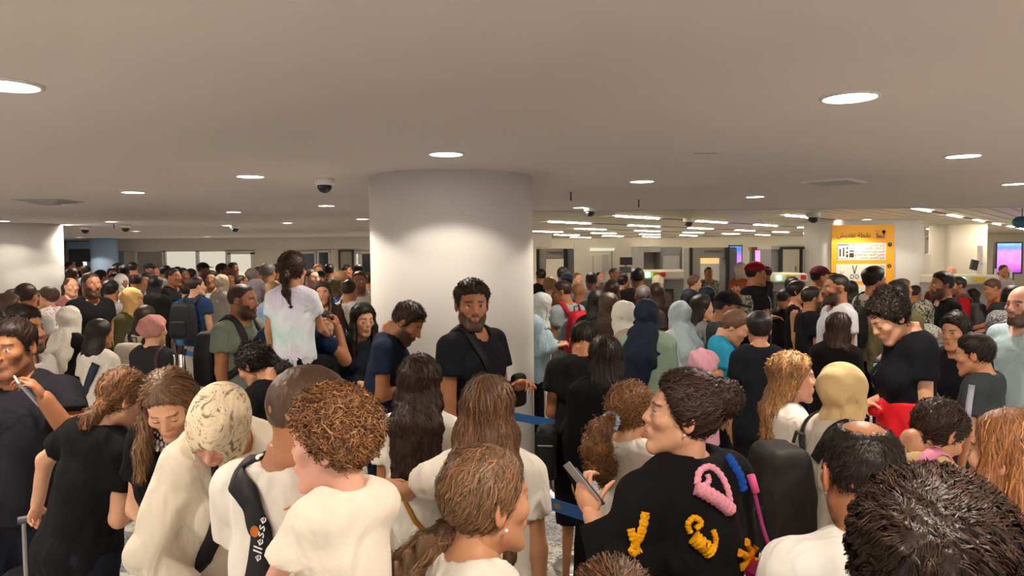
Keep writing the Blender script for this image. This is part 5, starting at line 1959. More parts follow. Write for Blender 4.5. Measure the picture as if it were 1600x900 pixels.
p = add('wavywoman', 384, 541, 3.6, -62, 'woman with dark wavy ponytail and black top looking down', 'f', 'mid', ('pony', 'black', dict(chain=[(.03, -.10, .03), (.06, -.15, -.02), (.06, -.15, -.12), (.03, -.12, -.22), (.04, -.10, -.30)], cr=[.03, .046, .05, .045, .02], amp=.006, wav=.6, bulk=.014)),
        ('tee', '131315'), arms=('belly', 'belly'), head=(-8, 34, 0), strands=2200)
cb_ = MB()
ring = []
for t in np.linspace(0, 2 * PI, 25): ring.append(p.T @ Vector((.072 * math.cos(t), -.02 + .062 * math.sin(t), 1.475 - .012 * math.sin(t))))
cb_.tube(ring, .010, 8); cb_.build('collar', plain('grey_collar', (.42, .42, .44), .8), p.root, smooth=True)

# girl carried on the shoulders and her carrier
p = add('tiedyegirl', 456, 394, 4.75, 6, 'girl in pastel tie-dye t-shirt sitting high on a man\'s shoulders', 'c', 'mid', ('pony', 'dark', dict(chain=[(0, -.095, .02), (0, -.135, -.04), (.0, -.12, -.13), (.02, -.11, -.22)], cr=[.024, .026, .022, .009], bulk=.008)),
        ('tee', 'ffffff'), bottom=('trousers', '15161a'), arms=(((.22, .15, -1), (.05, .3, -.8), 'relaxed'), ((.12, .45, -1), (-.1, .8, -.3), 'relaxed')), S=.82, hs=1.2, floor=.63, strands=1600, legs='sit', mat_top=M_TIEDYE, sw=1.12)
p = add('carrier', 456, 448, 5.0, 2, 'man in navy shirt carrying the tie-dye girl on his shoulders', 'm', 'tan', ('short', 'dark'), ('tee', '1d2b45'), bottom=('jeans', '22304a'),
        arms=(((.5, .5, -.6), (-.3, .3, 1), 'grip'), ((.5, .5, -.6), (-.3, .3, 1), 'grip')))
p = add('beardgreen', 378, 444, 5.5, 108, 'bearded man in grey green t-shirt with black backpack straps', 'm', 'tan', ('buzz', 'dark', dict(bulk=.005)), ('tee', '6c7767'), beard='dark',
        arms=(((.15, .5, -.7), (.25, .55, .75), 'relaxed'), 'down'), head=(-14, 3, 0), fat=1.15, sw=1.08)
backpack(p, '1c1c1f', 'black backpack worn by the bearded man in green')

# ---------------------------------------------------------------- left middle
p = add('greyback', 40, 444, 6.9, 0, 'man with short greying hair seen from behind at the left', 'm', 'tan', ('crop', 'dark'), ('tee', 'a9a49c'), sw=1.05)
p = add('leftwoman', 10, 461, 5.4, 60, 'woman with reddish brown hair at the left edge', 'f', 'tan', ('bob', 'brown', dict(len=.14)), ('long', '4a2a24'))
p = add('curlybrown', 76, 450, 8.4, -85, 'woman with curly brown hair and small floral blouse in profile', 'f', 'light', ('mop', 'brown', dict(bulk=.028)), ('blouse', 'ffffff'), mat_top=M_FLORAL)
p = add('baldleft', 110, 434, 9.8, 120, 'balding man behind the man in black, by the left pillar', 'm', 'light', ('balding', 'brown'), ('tee', '8a5b58'))
p = add('blackteeleft', 141, 426, 7.8, 118, 'bearded man in black t-shirt right of the left pillar', 'm', 'tan', ('buzz', 'dark', dict(bulk=.004)), ('tee', '16181c'), stubble=.8, fat=1.12, sw=1.06)
p = add('whitehijab', 107, 480, 6.1, 8, 'woman in a long white headscarf seen from behind', 'f', 'mid', ('hijab', 'ded8ca', dict(tail=[(0, -.10, -.16), (-.02, -.16, -.32), (-.05, -.15, -.55)], tr=[.09, .10, .06])), ('long', '1b1a1c'))
p = add('whiteteeback', 154, 501, 5.4, 20, 'teenager in white t-shirt with navy bag strap', 'f', 'tan', ('bob', 'black', dict(len=.10)), ('tee', 'd9d2c6'), arms=('belly', 'belly'))
crossbody(p, [(.09, -.11, 1.40), (.02, -.15, 1.25), (-.08, -.15, 1.10), (-.16, -.10, .98)], .07, '27303f', 'navy strap bag over the white t-shirt at left', bag=((-.16, -.12, .93), (.22, .10, .18)))
p = add('yellowhijab', 205, 451, 7.3, 100, 'woman in mustard headscarf and olive jacket', 'f', 'mid', ('hijab', 'c9a266'), ('long', '4c4a2a'))
p = add('darkfront', 226, 479, 6.6, 10, 'person with dark hair below the mustard headscarf', 'f', 'tan', ('bob', 'dark', dict(len=.12)), ('tee', 'cfc5b4'))
backpack(p, 'c9bfae', 'beige backpack with black strap left of the pink turban', strapc='2b2c30')
p = add('turban', 239, 494, 5.3, 18, 'woman in pink pleated turban and dark grey track jacket', 'f', 'light', ('turban', 'c98d84', dict(rosette=(-.045, -.095, .015), bunc=(-.01, -.07, .035), bunr=.066)), ('long', '2c2a2b', 'track_jacket'), fat=1.12)
for sd in (-1, 1):
    pts = []
    a = p.arm_pts[0] if sd == 1 else p.arm_pts[1]
    for k in range(9):
        t = k / 8; q = a[1] * (1 - t) + a[2] * t; pts.append(q + np.array([sd * .09, 0, .03]))
    P_, g_ = p.on_shirt([(sd * .08, -.03, 1.49)] + pts, .003)
    V_, F2 = ribbon_geo(P_, g_, .012, .0015)
    put('white_piping', xf(p.Tn, V_), F2, None, M_COTTON, p.shirt, (.75, .72, .68))
q_ = crossbody(p, [(.08, .10, 1.42), (.10, -.02, 1.49), (.12, -.10, 1.36), (.17, -.13, 1.15), (.20, -.10, 1.0)], .03, '3a2b2a', 'dark leather shoulder bag on the grey track jacket', bag=((.24, -.05, .92), (.12, .26, .22)))

p = add('bpman', 306, 433, 9.4, 15, 'man in navy shirt and beige trousers with dark backpack', 'm', 'light', ('short', 'dark'), ('tee', '2c4468'), bottom=('trousers', 'b3aa9b'), arms=('down', 'down'), sw=1.05, head=(30, 0, 0))
backpack(p, '23262c', 'dark grey backpack on the man in navy shirt', w=.34, h=.5)
p = add('bluesleeve', 292, 443, 9.9, 0, 'person in bright blue shirt left of the dark backpack', 'm', 'light', ('short', 'black'), ('long', '3f74b8'))
p = add('glassesman', 331, 424, 11.4, 176, 'man with glasses and pale grey t-shirt facing the queue', 'm', 'tan', ('short', 'black', dict(bulk=.016)), ('tee', 'b4b0ac'))
gl = MB()
for sx in (-1, 1):
    rg = [p.H @ Vector((sx * .031 + .02 * math.cos(t), .098, .004 + .015 * math.sin(t))) for t in np.linspace(0, 2 * PI, 13)]
    gl.tube(rg, .002, 5); gl.tube([p.H @ Vector((sx * .051, .096, .006)), p.H @ Vector((sx * .079, -.01, .008))], .002, 5)
gl.build('glasses', M_BLACK, p.root)
p = add('darkteeleft', 270, 419, 10.6, 100, 'man in dark green t-shirt with folded arms right of the mustard headscarf', 'm', 'tan', ('short', 'black'), ('tee', '1c211e'), bottom=('trousers', '8a8172'), arms=('cross', 'cross'))
p = add('greyvest', 172, 439, 8.6, 0, 'person in light grey vest and dark cap of hair seen from behind', 'm', 'tan', ('short', 'black', dict(bulk=.02)), ('tank', 'a6a4a4'))
p = add('greypack', 212, 426, 10.0, -10, 'man in white t-shirt with grey backpack behind the mustard headscarf', 'm', 'tan', ('balding', 'dark'), ('tee', 'd6d6d8'), fat=1.1)
backpack(p, '4a4f58', 'grey backpack behind the mustard headscarf')
p = add('lightblueshirt', 418, 411, 9.8, 8, 'grey haired man in light blue shirt seen from behind', 'm', 'tan', ('crop', 'grey'), ('long', '8fb0dc', 'shirt'), sw=1.1, fat=1.1)
p = add('greyhijab', 400, 437, 9.0, 80, 'woman in grey headscarf and grey top left of the tie-dye girl', 'f', 'tan', ('hijab', '8d8586'), ('long', '6c6a70'))
p = add('redface', 486, 420, 9.8, 118, 'man with flushed face in profile right of the tie-dye girl', 'm', 'pink', ('buzz', 'dark'), ('tee', '5b4540'), beard=None, stubble=.3)
p = add('whitepack', 545, 438, 8.4, 15, 'man in pale t-shirt with thin black crossbody strap', 'm', 'tan', ('short', 'dark'), ('tee', 'cfc8be'), bottom=('trousers', '2a2c33'), arms=('down', 'down'))
crossbody(p, [(-.08, .10, 1.42), (-.08, -.04, 1.50), (-.03, -.14, 1.35), (.06, -.16, 1.18), (.15, -.12, 1.02)], .045, '1b1c1f', 'thin black crossbody strap on the pale t-shirt')
p = add('moustache', 562, 424, 9.0, 178, 'man with moustache and open white shirt beside the central pillar', 'm', 'tan', ('short', 'brown'), ('long', 'cfc9c4', 'shirt'), stubble=.5)
p = add('curlygirlfar', 505, 441, 7.7, 175, 'girl with long dark curly hair in brown behind the tie-dye girl', 'f', 'mid', ('wavy', 'dark', dict(front=.2)), ('long', '3c2723'))
p = add('blueprint', 522, 436, 9.2, 30, 'woman in a blue and white printed dress', 'f', 'light', ('hijab', '6a5a44'), ('tee', 'ffffff', 'printed_dress'), mat_top=M_BLUEPRINT)
p = add('boyface', 507, 487, 5.6, 170, 'boy with dark fringe half hidden behind the tie-dye girl', 'c', 'light', ('crop', 'dark', dict(fringe=1)), ('tee', 'd8d2c8'))

# ---------------------------------------------------------------- around the central pillar
p = add('longhairgirl', 568, 476, 5.4, 158, 'young woman with very long dark hair in navy track jacket', 'f', 'light', ('straight', 'black', dict(front=.36, len=.40)), ('long', '1d222e', 'track_jacket'), head=(-14, 12, 0), arms=('belly', 'belly'), eyes='down', strands=2200)
for dx in (0, .016):
    a = p.arm_pts[0]
    P_, g_ = p.on_shirt([(.07 + dx * .3, .0, 1.50)] + [tuple(a[1] * (1 - k / 8) + a[2] * k / 8 + np.array([.08, .05 + dx * 1.4, .03])) for k in range(9)], .003)
    V_, F2 = ribbon_geo(P_, g_, .007, .0015); put('white_stripe', xf(p.Tn, V_), F2, None, M_COTTON, p.shirt, (.7, .7, .7))
p = add('navytee', 652, 479, 4.5, 92, 'bearded man in navy t-shirt looking down at the pillar', 'm', 'tan', ('short', 'dark', dict(bulk=.016, amp=.004)), ('tee', '222c42'), bottom=('jeans', '1c2536'), arms=('phone', 'phone'), head=(6, 34, 0), lean=8, beard='dark', fat=1.12, eyes='down', strands=900)
held(p, -1, 'mobile_phone', 'black phone in the hand of the navy t-shirt man', 'phone', (.072, .15, .009), M_BLACK, off=(0, .07, .02))
p = add('pillarman', 737, 441, 4.1, 128, 'tall man in black t-shirt standing before the central pillar looking back', 'm', 'tan', ('short', 'dark', dict(bulk=.019, amp=.004)), ('tee', '191b20'), bottom=('trousers', '1b1c20'), arms=('phone', 'down'), head=(40, 2, 0), beard='dark', fat=1.08, sw=1.08, strands=1600)
crossbody(p, [(.10, -.11, 1.38), (.09, -.01, 1.50), (.085, .09, 1.42), (.03, .15, 1.25), (-.08, .15, 1.10), (-.14, .12, 1.02)], .05, '0e0f12', 'black sling bag strap on the tall man by the pillar', bag=((-.17, .17, 1.16), (.11, .06, .19)))

p = add('whiteteewoman', 655, 559, 3.0, 4, 'woman with long dark wavy hair, white t-shirt and black bag strap', 'f', 'tan', ('wavy', 'dark', dict(len=.40, wav=.35, amp=.006, back=-.105, w=.078)), ('tee', 'e6e0d5'), bottom=('jeans', '3c5271'), arms=('down', 'belly'), strands=3600)
b_ = tag(empty('shoulder_bag', p.wpt((.20, -.08, 1.12)), p.root.rotation_euler.z), 'black shoulder bag with ochre trim on the white t-shirt woman', 'bag')
strap(p, b_, [(-.10, .06, 1.42), (-.095, -.02, 1.485), (-.06, -.11, 1.41), (.02, -.14, 1.33), (.12, -.13, 1.24), (.19, -.06, 1.18)], .062, '17171a', .012)
MB().box((0, 0, 0), (.10, .24, .20), bev=.03).build('pouch', M_DARK, b_)
MB().box((0, 0, .105), (.104, .20, .02), bev=.006).build('ochre_flap', plain('ochre_leather', (.55, .28, .03), .6), b_)
strap(p, b_, [(-.10, -.13, 1.20), (-.02, -.15, 1.08), (.06, -.15, .97), (.12, -.13, .90)], .022, 'a8741f', .006, 'ochre_strap')
held(p, -1, 'mobile_phone', 'phone held low by the white t-shirt woman', 'phone', (.072, .15, .009), plain('phone_rose', (.6, .45, .4), .3), off=(0, .08, -.03))
mb = MB(); Mh = p.hands[-1]
mb.tube([Mh @ Vector((.026 * math.cos(t), -.02, .020 * math.sin(t))) for t in np.linspace(0, 2 * PI, 17)], .004, 6); mb.build('bracelet', M_BLACK, p.root)

p = add('longgirl', 762, 591, 2.35, 8, 'girl with very long straight brown hair, arm stretched to the left', 'f', 'mid', ('straight', 'chestnut', dict(len=.47, wav=.06, back=-.085, w=.085, lift=1.4)), ('tee', 'e4ddd2'), bottom=('jeans', '2b3a52'),
        arms=(((.75, .55, -.50), (.55, .80, -.15), 'relaxed'), 'down'), strands=5200)
p = add('braidgirl', 757, 702, 1.5, 62, 'girl with pulled back hair, low braid and pearl earring, nearest centre', 'c', 'mid', ('braid', 'lbrown', dict(chain=[(-.03, -.085, -.065), (-.06, -.12, -.10), (-.09, -.15, -.145), (-.12, -.17, -.20), (-.13, -.17, -.26)], cr=[.026, .034, .036, .032, .024], ck=.004, bulk=.010, lift=1.3)), ('tank', 'ddd6ca'),
        head=(-4, 2, 0), strands=5200)
# the plaits of the braid
chn = resample([(-.035, -.095, -.07), (-.065, -.13, -.11), (-.095, -.155, -.155), (-.12, -.175, -.21), (-.13, -.175, -.27)], 13)
RTm = p.Tn[:3, :3] / p.S; hc_ = p.Hn[:3, 3]; hsz = np.linalg.norm(p.Hn[:3, 0])
for k in range(12):
    c = (chn[k] + chn[k + 1]) / 2; dv = nvec(chn[k + 1] - chn[k]); sgn = 1 if k % 2 else -1
    c = c + np.array([sgn * .012, -.006, 0])

    def fb(P, c=c, dv=dv, sgn=sgn):
        return ell(P, c, (.016, .017, .027), np.stack([nvec(np.cross(dv, [0, 1, .2])), nvec(np.array([sgn * .6, .3, -.2]) + dv * .0), nvec(dv + np.array([-sgn * .9, 0, 0]))], 1)) + .0012 * np.sin((P @ np.array([300., 120., 80.])))
    V_, Q_ = surf(fb, c - .045, c + .045, .006)
    put('plait', hc_ + (V_ * hsz) @ RTm.T, Q_, None, M_HAIR, p.hair, np.array(HAIRC['lbrown']))
e_ = MB(); e_.lathe([(0, -1), (.7, -.7), (1, 0), (.7, .7), (0, 1)], p.H @ Vector((.083, .0, -.042)), 12, Matrix.Scale(.0042, 4)); e_.build('earring', plain('pearl', (.8, .76, .7), .15), p.root, smooth=True)

# ---------------------------------------------------------------- right of the pillar
p = add('bluehijab', 850, 459, 7.0, 95, 'woman in pale headscarf and light blue shirt beside the pillar', 'f', 'light', ('hijab', 'c6ccc8', dict(dl=.24)), ('blouse', 'a8c3d0', 'shirt'), bottom=('trousers', '15161a'), arms=('phone', 'phone'), head=(0, 14, 0))
p = add('redpackman', 877, 439, 7.7, -35, 'man in grey t-shirt and glasses with bright red backpack', 'm', 'tan', ('short', 'dark'), ('tee', '94a2a4'), head=(-40, 8, 0), fat=1.1)
backpack(p, 'c41324', 'bright red backpack right of the pillar', w=.30, h=.50, strapc='b01020')
gl = MB()
for sx in (-1, 1): gl.tube([p.H @ Vector((sx * .051, .096, .006)), p.H @ Vector((sx * .080, -.01, .008))], .0025, 5)
for sx in (-1, 1): gl.tube([p.H @ Vector((sx * .031 + .02 * math.cos(t), .100, .004 + .015 * math.sin(t))) for t in np.linspace(0, 2 * PI, 13)], .002, 5)
gl.build('glasses', M_BLACK, p.root)
p = add('blackteeback', 912, 507, 4.35, 8, 'man in black t-shirt and shorts with bowed head and side bag', 'm', 'tan', ('short', 'black', dict(bulk=.014)), ('tee', '1a1919'), bottom=('shorts', '111114'), arms=('phone', 'phone'), head=(0, 30, 0), lean=10, legs='bare', fat=1.1, strands=700)
crossbody(p, [(.09, .08, 1.42), (.09, -.03, 1.50), (.03, -.13, 1.36), (-.08, -.15, 1.15), (-.17, -.10, .98)], .03, '121214', 'black side bag of the man in black shorts', bag=((-.22, -.05, .90), (.12, .22, .28)))
p = add('blackhairwoman', 946, 526, 3.75, 2, 'woman with very long straight black hair in black', 'f', 'mid', ('straight', 'black', dict(len=.50, lift=1.8)), ('abaya', '101013'), strands=2000)
p = add('whitehijab2', 975, 472, 5.85, -60, 'woman in white headscarf turned to the left, behind the navy scarf', 'f', 'pink', ('hijab', 'e6e2d8'), ('long', 'b7a18f'))
p = add('navyhijab', 1010, 469, 5.2, 12, 'woman in navy headscarf and sage green top seen from behind', 'f', 'mid', ('hijab', '1b2334', dict(tail=[(-.02, -.09, -.14), (-.05, -.14, -.30), (-.09, -.15, -.50)], tr=[.10, .11, .08])), ('blouse', '8da48e', 'tunic'), fat=1.1)
p = add('paleblue', 1062, 472, 5.8, -15, 'woman in pale blue headscarf with black bag strap', 'f', 'light', ('hijab', 'b9cbd2', dict(tail=[(.02, -.09, -.14), (.05, -.15, -.30), (.06, -.14, -.48)], tr=[.09, .10, .07])), ('long', 'c9ced6'))
b_ = tag(empty('shoulder_bag', p.wpt((.0, -.2, .95)), p.root.rotation_euler.z), 'black bag strap across the pale blue scarf', 'bag')
strap(p, b_, [(.05, .04, 1.46), (.0, -.13, 1.40), (.08, -.16, 1.2), (.17, -.12, 1.02)], .05, '17171b', .05)

# girl with curly ponytail
p = add('scrunchie', 985, 600, 2.8, 46, 'girl in white t-shirt with curly ponytail and blue scrunchie', 'c', 'light', ('pony', 'bronze', dict(chain=[(-.01, -.115, -.02), (-.03, -.165, -.05), (-.04, -.185, -.12), (-.03, -.17, -.20), (-.03, -.15, -.26)], cr=[.024, .045, .055, .050, .022], amp=.007, wav=.8, bulk=.012, sw=.0013)), ('tee', 'ded7cc'), bottom=('trousers', '121215'),
        arms=('phone', 'phone'), strands=3600, S=.90)
RTm = p.Tn[:3, :3] / p.S; hc_ = p.Hn[:3, 3]; hsz = np.linalg.norm(p.Hn[:3, 0])
sc = MB(); rg = []
for t in np.linspace(0, 2 * PI, 29):
    v = np.array([-.012 + .034 * math.cos(t), -.125 + .012 * math.sin(t), -.022 + .034 * math.sin(t)])
    rg.append(Vector(hc_ + RTm @ (v * hsz)))
sc.tube(rg, [.010 + .003 * math.sin(k * 2.3) for k in range(29)], 8); sc.build('scrunchie', plain('blue_scrunchie', (.35, .5, .6), .7), p.root, smooth=True)
held(p, 1, 'mobile_phone', 'phone held up by the girl with the blue scrunchie', 'phone', (.075, .155, .009), M_BLACK, off=(0, .08, .03))

# woman in the black jumper with crochet patches
p = add('jumper', 1078, 586, 2.02, -36, 'woman with messy bun in black jumper with coloured crochet patches', 'f', 'light', ('bun', 'dark', dict(bun=(.0, -.108, .062), br=.058, bulk=.015, amp=.004, wav=.30, lift=1.6)), ('blouse', '131214', 'jumper'), bottom=('trousers', '15151a'),
        arms=(((.22, .05, -1), (.05, .45, .85), 'hold'), ((.25, .1, -1), (-.4, .8, .1), 'relaxed')), head=(-46, -6, 0), fat=1.32, sw=1.3, strands=5200)
yarn(p, [(1085, 762), (1105, 772), (1125, 785), (1137, 796)], .020, 'e79aaa')
yarn(p, [(1088, 758), (1092, 738), (1108, 730), (1124, 742), (1136, 768), (1140, 790)], .0095, 'eda3b4')
yarn(p, [(1098, 760), (1106, 752), (1104, 742)], .008, 'eda3b4')
yarn(p, [(1082, 838), (1095, 850), (1108, 862)], .020, 'e8a417')
yarn(p, [(1078, 832), (1074, 818), (1084, 808), (1094, 816), (1086, 826)], .0085, 'e8a417')
yarn(p, [(1110, 864), (1117, 846), (1113, 828)], .008, 'e8a417')
yarn(p, [(1134, 714), (1148, 735), (1158, 765)], .014, '1f4fa8')
yarn(p, [(1000, 855), (988, 862), (1002, 830), (1008, 800)], .012, 'e8a417')
yarn(p, [(986, 826), (992, 845), (1002, 832)], .011, 'e8a417')
for k in range(6):
    t = 2 * PI * k / 6 + .3
    yarn(p, [(1168 + 3 * math.cos(t), 870 + 4 * math.sin(t)), (1168 + 15 * math.cos(t), 870 + 24 * math.sin(t))], .0105, 'e0941a', 'flower_petal')
yarn(p, [(1167, 868), (1169, 876)], .016, 'c8431a', 'flower_centre')
ear_ = p.H @ Vector((-.083, -.004, -.040))
e_ = MB(); e_.lathe([(0, -1), (.7, -.7), (1, 0), (.7, .7), (0, 1)], ear_, 12, Matrix.Scale(.004, 4)); e_.build('earring', plain('pearl', (.8, .76, .7), .15), p.root, smooth=True)
b_ = held(p, -1, 'passport', 'dark passport with grey papers held by the woman in the black jumper', 'passport', (.09, .125, .006), plain('passport_cover', (.03, .03, .055), .5), off=(.0, .09, -.02), rot=(20, -35, 0))
MB().box((.012, .02, .006), (.085, .13, .002)).build('paper', plain('grey_paper', (.42, .40, .40), .7), b_)
# magenta bag
bl = at(1224, 885, 2.02)
b_ = tag(empty('handbag', bl, .5), 'magenta handbag hanging at the side of the black jumper', 'bag')
MB().box((0, 0, -.06), (.22, .10, .17), bev=.025).build('body', plain('magenta_leather', (.22, .012, .07), .4), b_)
MB().tube([(-.06, -.052, .01), (-.03, -.056, -.03), (.04, -.056, -.035), (.08, -.052, .0)], .0025, 6).build('chain', plain('brass', (.6, .4, .15), .3, metal=1), b_)
s_ = hit(p, 1160, 742, off=.03)[0]; s_w = p.rootM @ (p.T @ Vector(s_)) - bl
Rz = Matrix.Rotation(-.5, 3, 'Z'); s_w = Rz @ s_w
MB().tube([s_w.lerp(Vector((-.03, 0, .02)), k / 6) + Vector((0, 0, -.03 * math.sin(PI * k / 6))) for k in range(7)], .006, 8).build('strap', plain('pink_strap', (.35, .03, .16), .5), b_, smooth=True)
MB().tube([s_w.lerp(Vector((-.03, 0, .02)), k) for k in (0, .1, .2)], .012, 8).build('strap_pad', plain('hot_pink', (.75, .10, .28), .5), b_, smooth=True)

# blond woman, beige scarf, big backpack
p = add('blondwoman', 1238, 552, 3.2, 92, 'woman with wavy blond hair and white collared shirt in profile', 'f', 'pink', ('wavy', 'blond', dict(len=.27, wav=.5, amp=.008, back=-.085, bulk=.014, w=.060, lift=1.2)), ('long', 'ded6cb', 'shirt'), strands=3600, head=(6, 2, 0))
mb = MB()
rg = [p.T @ Vector((.078 * math.cos(t), -.012 + .066 * math.sin(t), 1.48 - .02 * math.sin(t))) for t in np.linspace(0, 2 * PI, 25)]
mb.tube(rg, .013, 8); mb.build('collar', plain('shirt_white', (.68, .64, .58), .8), p.root, smooth=True)
p = add('beigehijab', 1318, 571, 2.8, 84, 'woman in beige headscarf and glossy cream coat seen from behind', 'f', 'light', ('hijab', 'd9bd8b', dict(pleat=.7, bunc=(0, -.06, .03), dl=.27)), ('blouse', 'd2c8b8', 'coat'), arms=('belly', 'belly'), head=(-22, 4, 0), fat=1.28, sw=1.12, mat_top=M_SHINY)
b_ = backpack(p, '1d1c1c', 'large black backpack left of the beige headscarf', w=.29, h=.50, d=.22, z=1.18)
p = add('baldspot', 1345, 657, 1.55, 4, 'man with a bald crown and black hair seen from behind, lower right', 'm', 'tan', ('balding', 'black', dict(bulk=.0045, step=.006, k=3, wav=.15, jit=.2, lift=1.8)), ('tee', 'd9d5ce'), fat=1.15, strands=6000, head=(0, 8, 0), stubble=.3)
mb = MB()
mb.tube([p.T @ Vector((.082 * math.cos(t), -.02 + .075 * math.sin(t), 1.47 - .01 * math.sin(t))) for t in np.linspace(0, 2 * PI, 25)], .012, 8); mb.build('collar', plain('navy_collar', (.03, .05, .12), .8), p.root, smooth=True)
p = add('nearhair', 1462, 760, .88, 42, 'person with thick dark wavy hair cut off at the lower right corner', 'm', 'tan', ('crop', 'dark', dict(bulk=.020, amp=.006, sw=.00065, step=.011, k=8, wav=.04, jit=.05, coh=.8, offm=.003, lift=1.05)), ('tee', '2a2a30'), strands=14000)
p = add('copper', 1588, 646, 1.75, -32, 'woman with straight copper blond hair at the right edge', 'f', 'light', ('straight', 'copper', dict(len=.34, front=.3, lift=1.5, wav=.1)), ('tee', 'c8b79e'), strands=4200)
p = add('pinkstraps', 1490, 634, 2.5, 62, 'girl in beige t-shirt with pink backpack straps looking down', 'c', 'mid', ('pony', 'dark', dict(chain=[(-.01, -.10, -.02), (-.04, -.13, -.06), (-.07, -.11, -.14), (-.08, -.08, -.22)], cr=[.022, .034, .032, .016], amp=.004, wav=.4)), ('tee', 'c9b283'), head=(14, 40, 0), strands=2000, eyes='down')
b_ = backpack(p, 'd58fa6', 'small pink backpack on the girl looking down', w=.24, h=.28, d=.10, z=1.15, strapc='d884a4')
p = add('redjacket', 1372, 466, 3.8, -88, 'woman with dark curly updo and black printed t-shirt looking down', 'f', 'light', ('bun', 'black', dict(bun=(0, -.05, .11), br=.050, bulk=.014, amp=.008, wav=.8, lift=1.9)), ('tee', '14161c'), bottom=('trousers', '101014'), arms=('down', 'belly'), head=(-4, 34, 0), lean=2, fat=.98, sw=.92, eyes='down', strands=3200)
pr = MB(); q0, g0 = hit(p, 1374, 560, off=.004)
yy = decal(p, 'I', (1372, 560), (1378, 560), .02, plain('print_teal', (.10, .22, .21), .8), 'print_mark')
P_, g_ = p.on_shirt([hit(p, 1371, y_)[0] for y_ in (545, 555, 565, 578)], .003)
V_, F2 = ribbon_geo(P_, g_, .075, .0008); put('shirt_print', xf(p.Tn, V_), F2, None, M_COTTON, p.shirt, (.25, .42, .40))
P_, g_ = p.on_shirt([hit(p, 1366, y_)[0] for y_ in (546, 556, 566)], .0045)
V_, F2 = ribbon_geo(P_, g_, .03, .0008); put('shirt_print', xf(p.Tn, V_), F2, None, M_COTTON, p.shirt, (.5, .30, .32))


def waist_jacket(p, colr):
    hz = 1.0

    def f(P):
        ang = np.arctan2(P[:, 0], P[:, 1]); fl = ss(1.18, .9, P[:, 2])
        d = cap(P, (0, 0, 1.16), (0, -.01, .86), .165, .20, (1.05, .85, 1))
        d = smax(d, P[:, 2] - 1.16, .01); d = smax(d, .86 + .03 * np.sin(ang * 3) - P[:, 2], .01)
        d = d + .012 * np.sin(ang * 9 + 3 * np.sin(P[:, 2] * 14)) * fl
        return smin(d, ell(P, (.02, .17, 1.10), (.05, .035, .04)), .02)
    V_, Q_ = surf(f, (-.32, -.30, .80), (.32, .32, 1.2), .010)
    return put('tied_jacket', xf(p.Tn, V_), Q_, None, M_NYLON, p.root, hexc(colr))


waist_jacket(p, 'd0141f')

# ---------------------------------------------------------------- right middle
p = add('capboy', 1140, 457, 5.6, 100, 'young man in black cap and dark grey t-shirt looking down', 'm', 'tan', ('cap', 'black'), ('tee', '2a2d33'), head=(8, 12, 0), arms=('fwd', 'fwd'))


def cap_hat(p, colr, name='cap', brim=True):
    def f(P):
        d = skull(P) - .016
        d = smax(d, (.040 - .15 * P[:, 1] * 0 - P[:, 2]), .004)
        if brim:
            b = ell(P, (0, .115, .045), (.070, .065, .008)); d = smin(d, b, .008)
        return smin(d, ell(P, (0, -.01, .134), (.008, .008, .005)), .003)
    V_, Q_ = surf(f, (-.12, -.15, .02), (.12, .20, .16), max(.006, p.hres))
    return put(name, xf(p.Hn, V_), Q_, None, M_COTTON, p.root, hexc(colr))


cap_hat(p, '17181c')
p = add('sidewoman', 1096, 461, 6.3, 80, 'woman with long dark hair and grey top in profile', 'f', 'light', ('straight', 'black', dict(len=.3)), ('long', '8a8a8c'))
p = add('boyback', 1186, 489, 4.7, 5, 'boy with thick black hair and dark t-shirt seen from behind', 'c', 'mid', ('crop', 'black', dict(bulk=.020)), ('tee', '1c1f25'), bottom=('trousers', '16171b'))
p = add('curlyboy', 1160, 490, 5.1, 120, 'boy with curly light brown hair and turquoise sleeve looking down', 'c', 'light', ('mop', 'lbrown'), ('tee', '2f9fc4'), head=(0, 30, 0), eyes='down')
p = add('officer_red', 1180, 410, 8.2, 85, 'officer in red cap and camouflage vest with folded arms', 'm', 'tan', ('cap', 'black'), ('tee', '17181a'), arms=('cross', 'cross'), fat=1.1)
cap_hat(p, '8c1420', 'beret')


def vest(p, mat):
    def f(P):
        d = p.torso(P, .032)
        d = smax(d, np.abs(P[:, 0]) - .15, .02); d = smax(d, P[:, 2] - 1.42, .02); d = smax(d, .98 - P[:, 2], .01)
        return smax(d, -cap(P, (0, .0, 1.6), (0, .05, 1.44), .09, .09), .01)
    V_, Q_ = surf(f, (-.25, -.25, .95), (.25, .27, 1.5), max(.012, p.res))
    return put('vest', xf(p.Tn, V_), Q_, None, mat, p.root, (1, 1, 1))


vest(p, M_CAMO)
p = add('officer_gate', 1107, 417, 13.7, 172, 'officer in camouflage uniform standing in the metal detector', 'm', 'tan', ('buzz', 'dark'), ('long', 'ffffff', 'uniform'), arms=('cross', 'cross'), mat_top=M_CAMO)
p = add('glasseswoman', 1246, 439, 7.6, 115, 'woman with glasses, dark ponytail and black sleeveless top', 'f', 'mid', ('bun', 'black', dict(bun=(0, -.10, .03), br=.03)), ('tank', '15161a'))
p = add('blacktee_r', 1268, 448, 7.0, 88, 'man in black t-shirt with cropped beard left of the white t-shirt man', 'm', 'tan', ('short', 'black'), ('tee', '17181c'), beard='black', fat=1.15)
p = add('marooncap', 1281, 417, 8.6, 95, 'man in maroon baseball cap below the yellow sign', 'm', 'tan', ('cap', 'black'), ('tee', '2a2427'))
cap_hat(p, '4a1c24')
p = add('whitetee_r', 1308, 428, 6.2, -88, 'bearded man with shaved head in white t-shirt in profile', 'm', 'tan', ('buzz', 'black', dict(bulk=.004)), ('tee', 'c9c9cf'), beard='black', fat=1.2, sw=1.08)
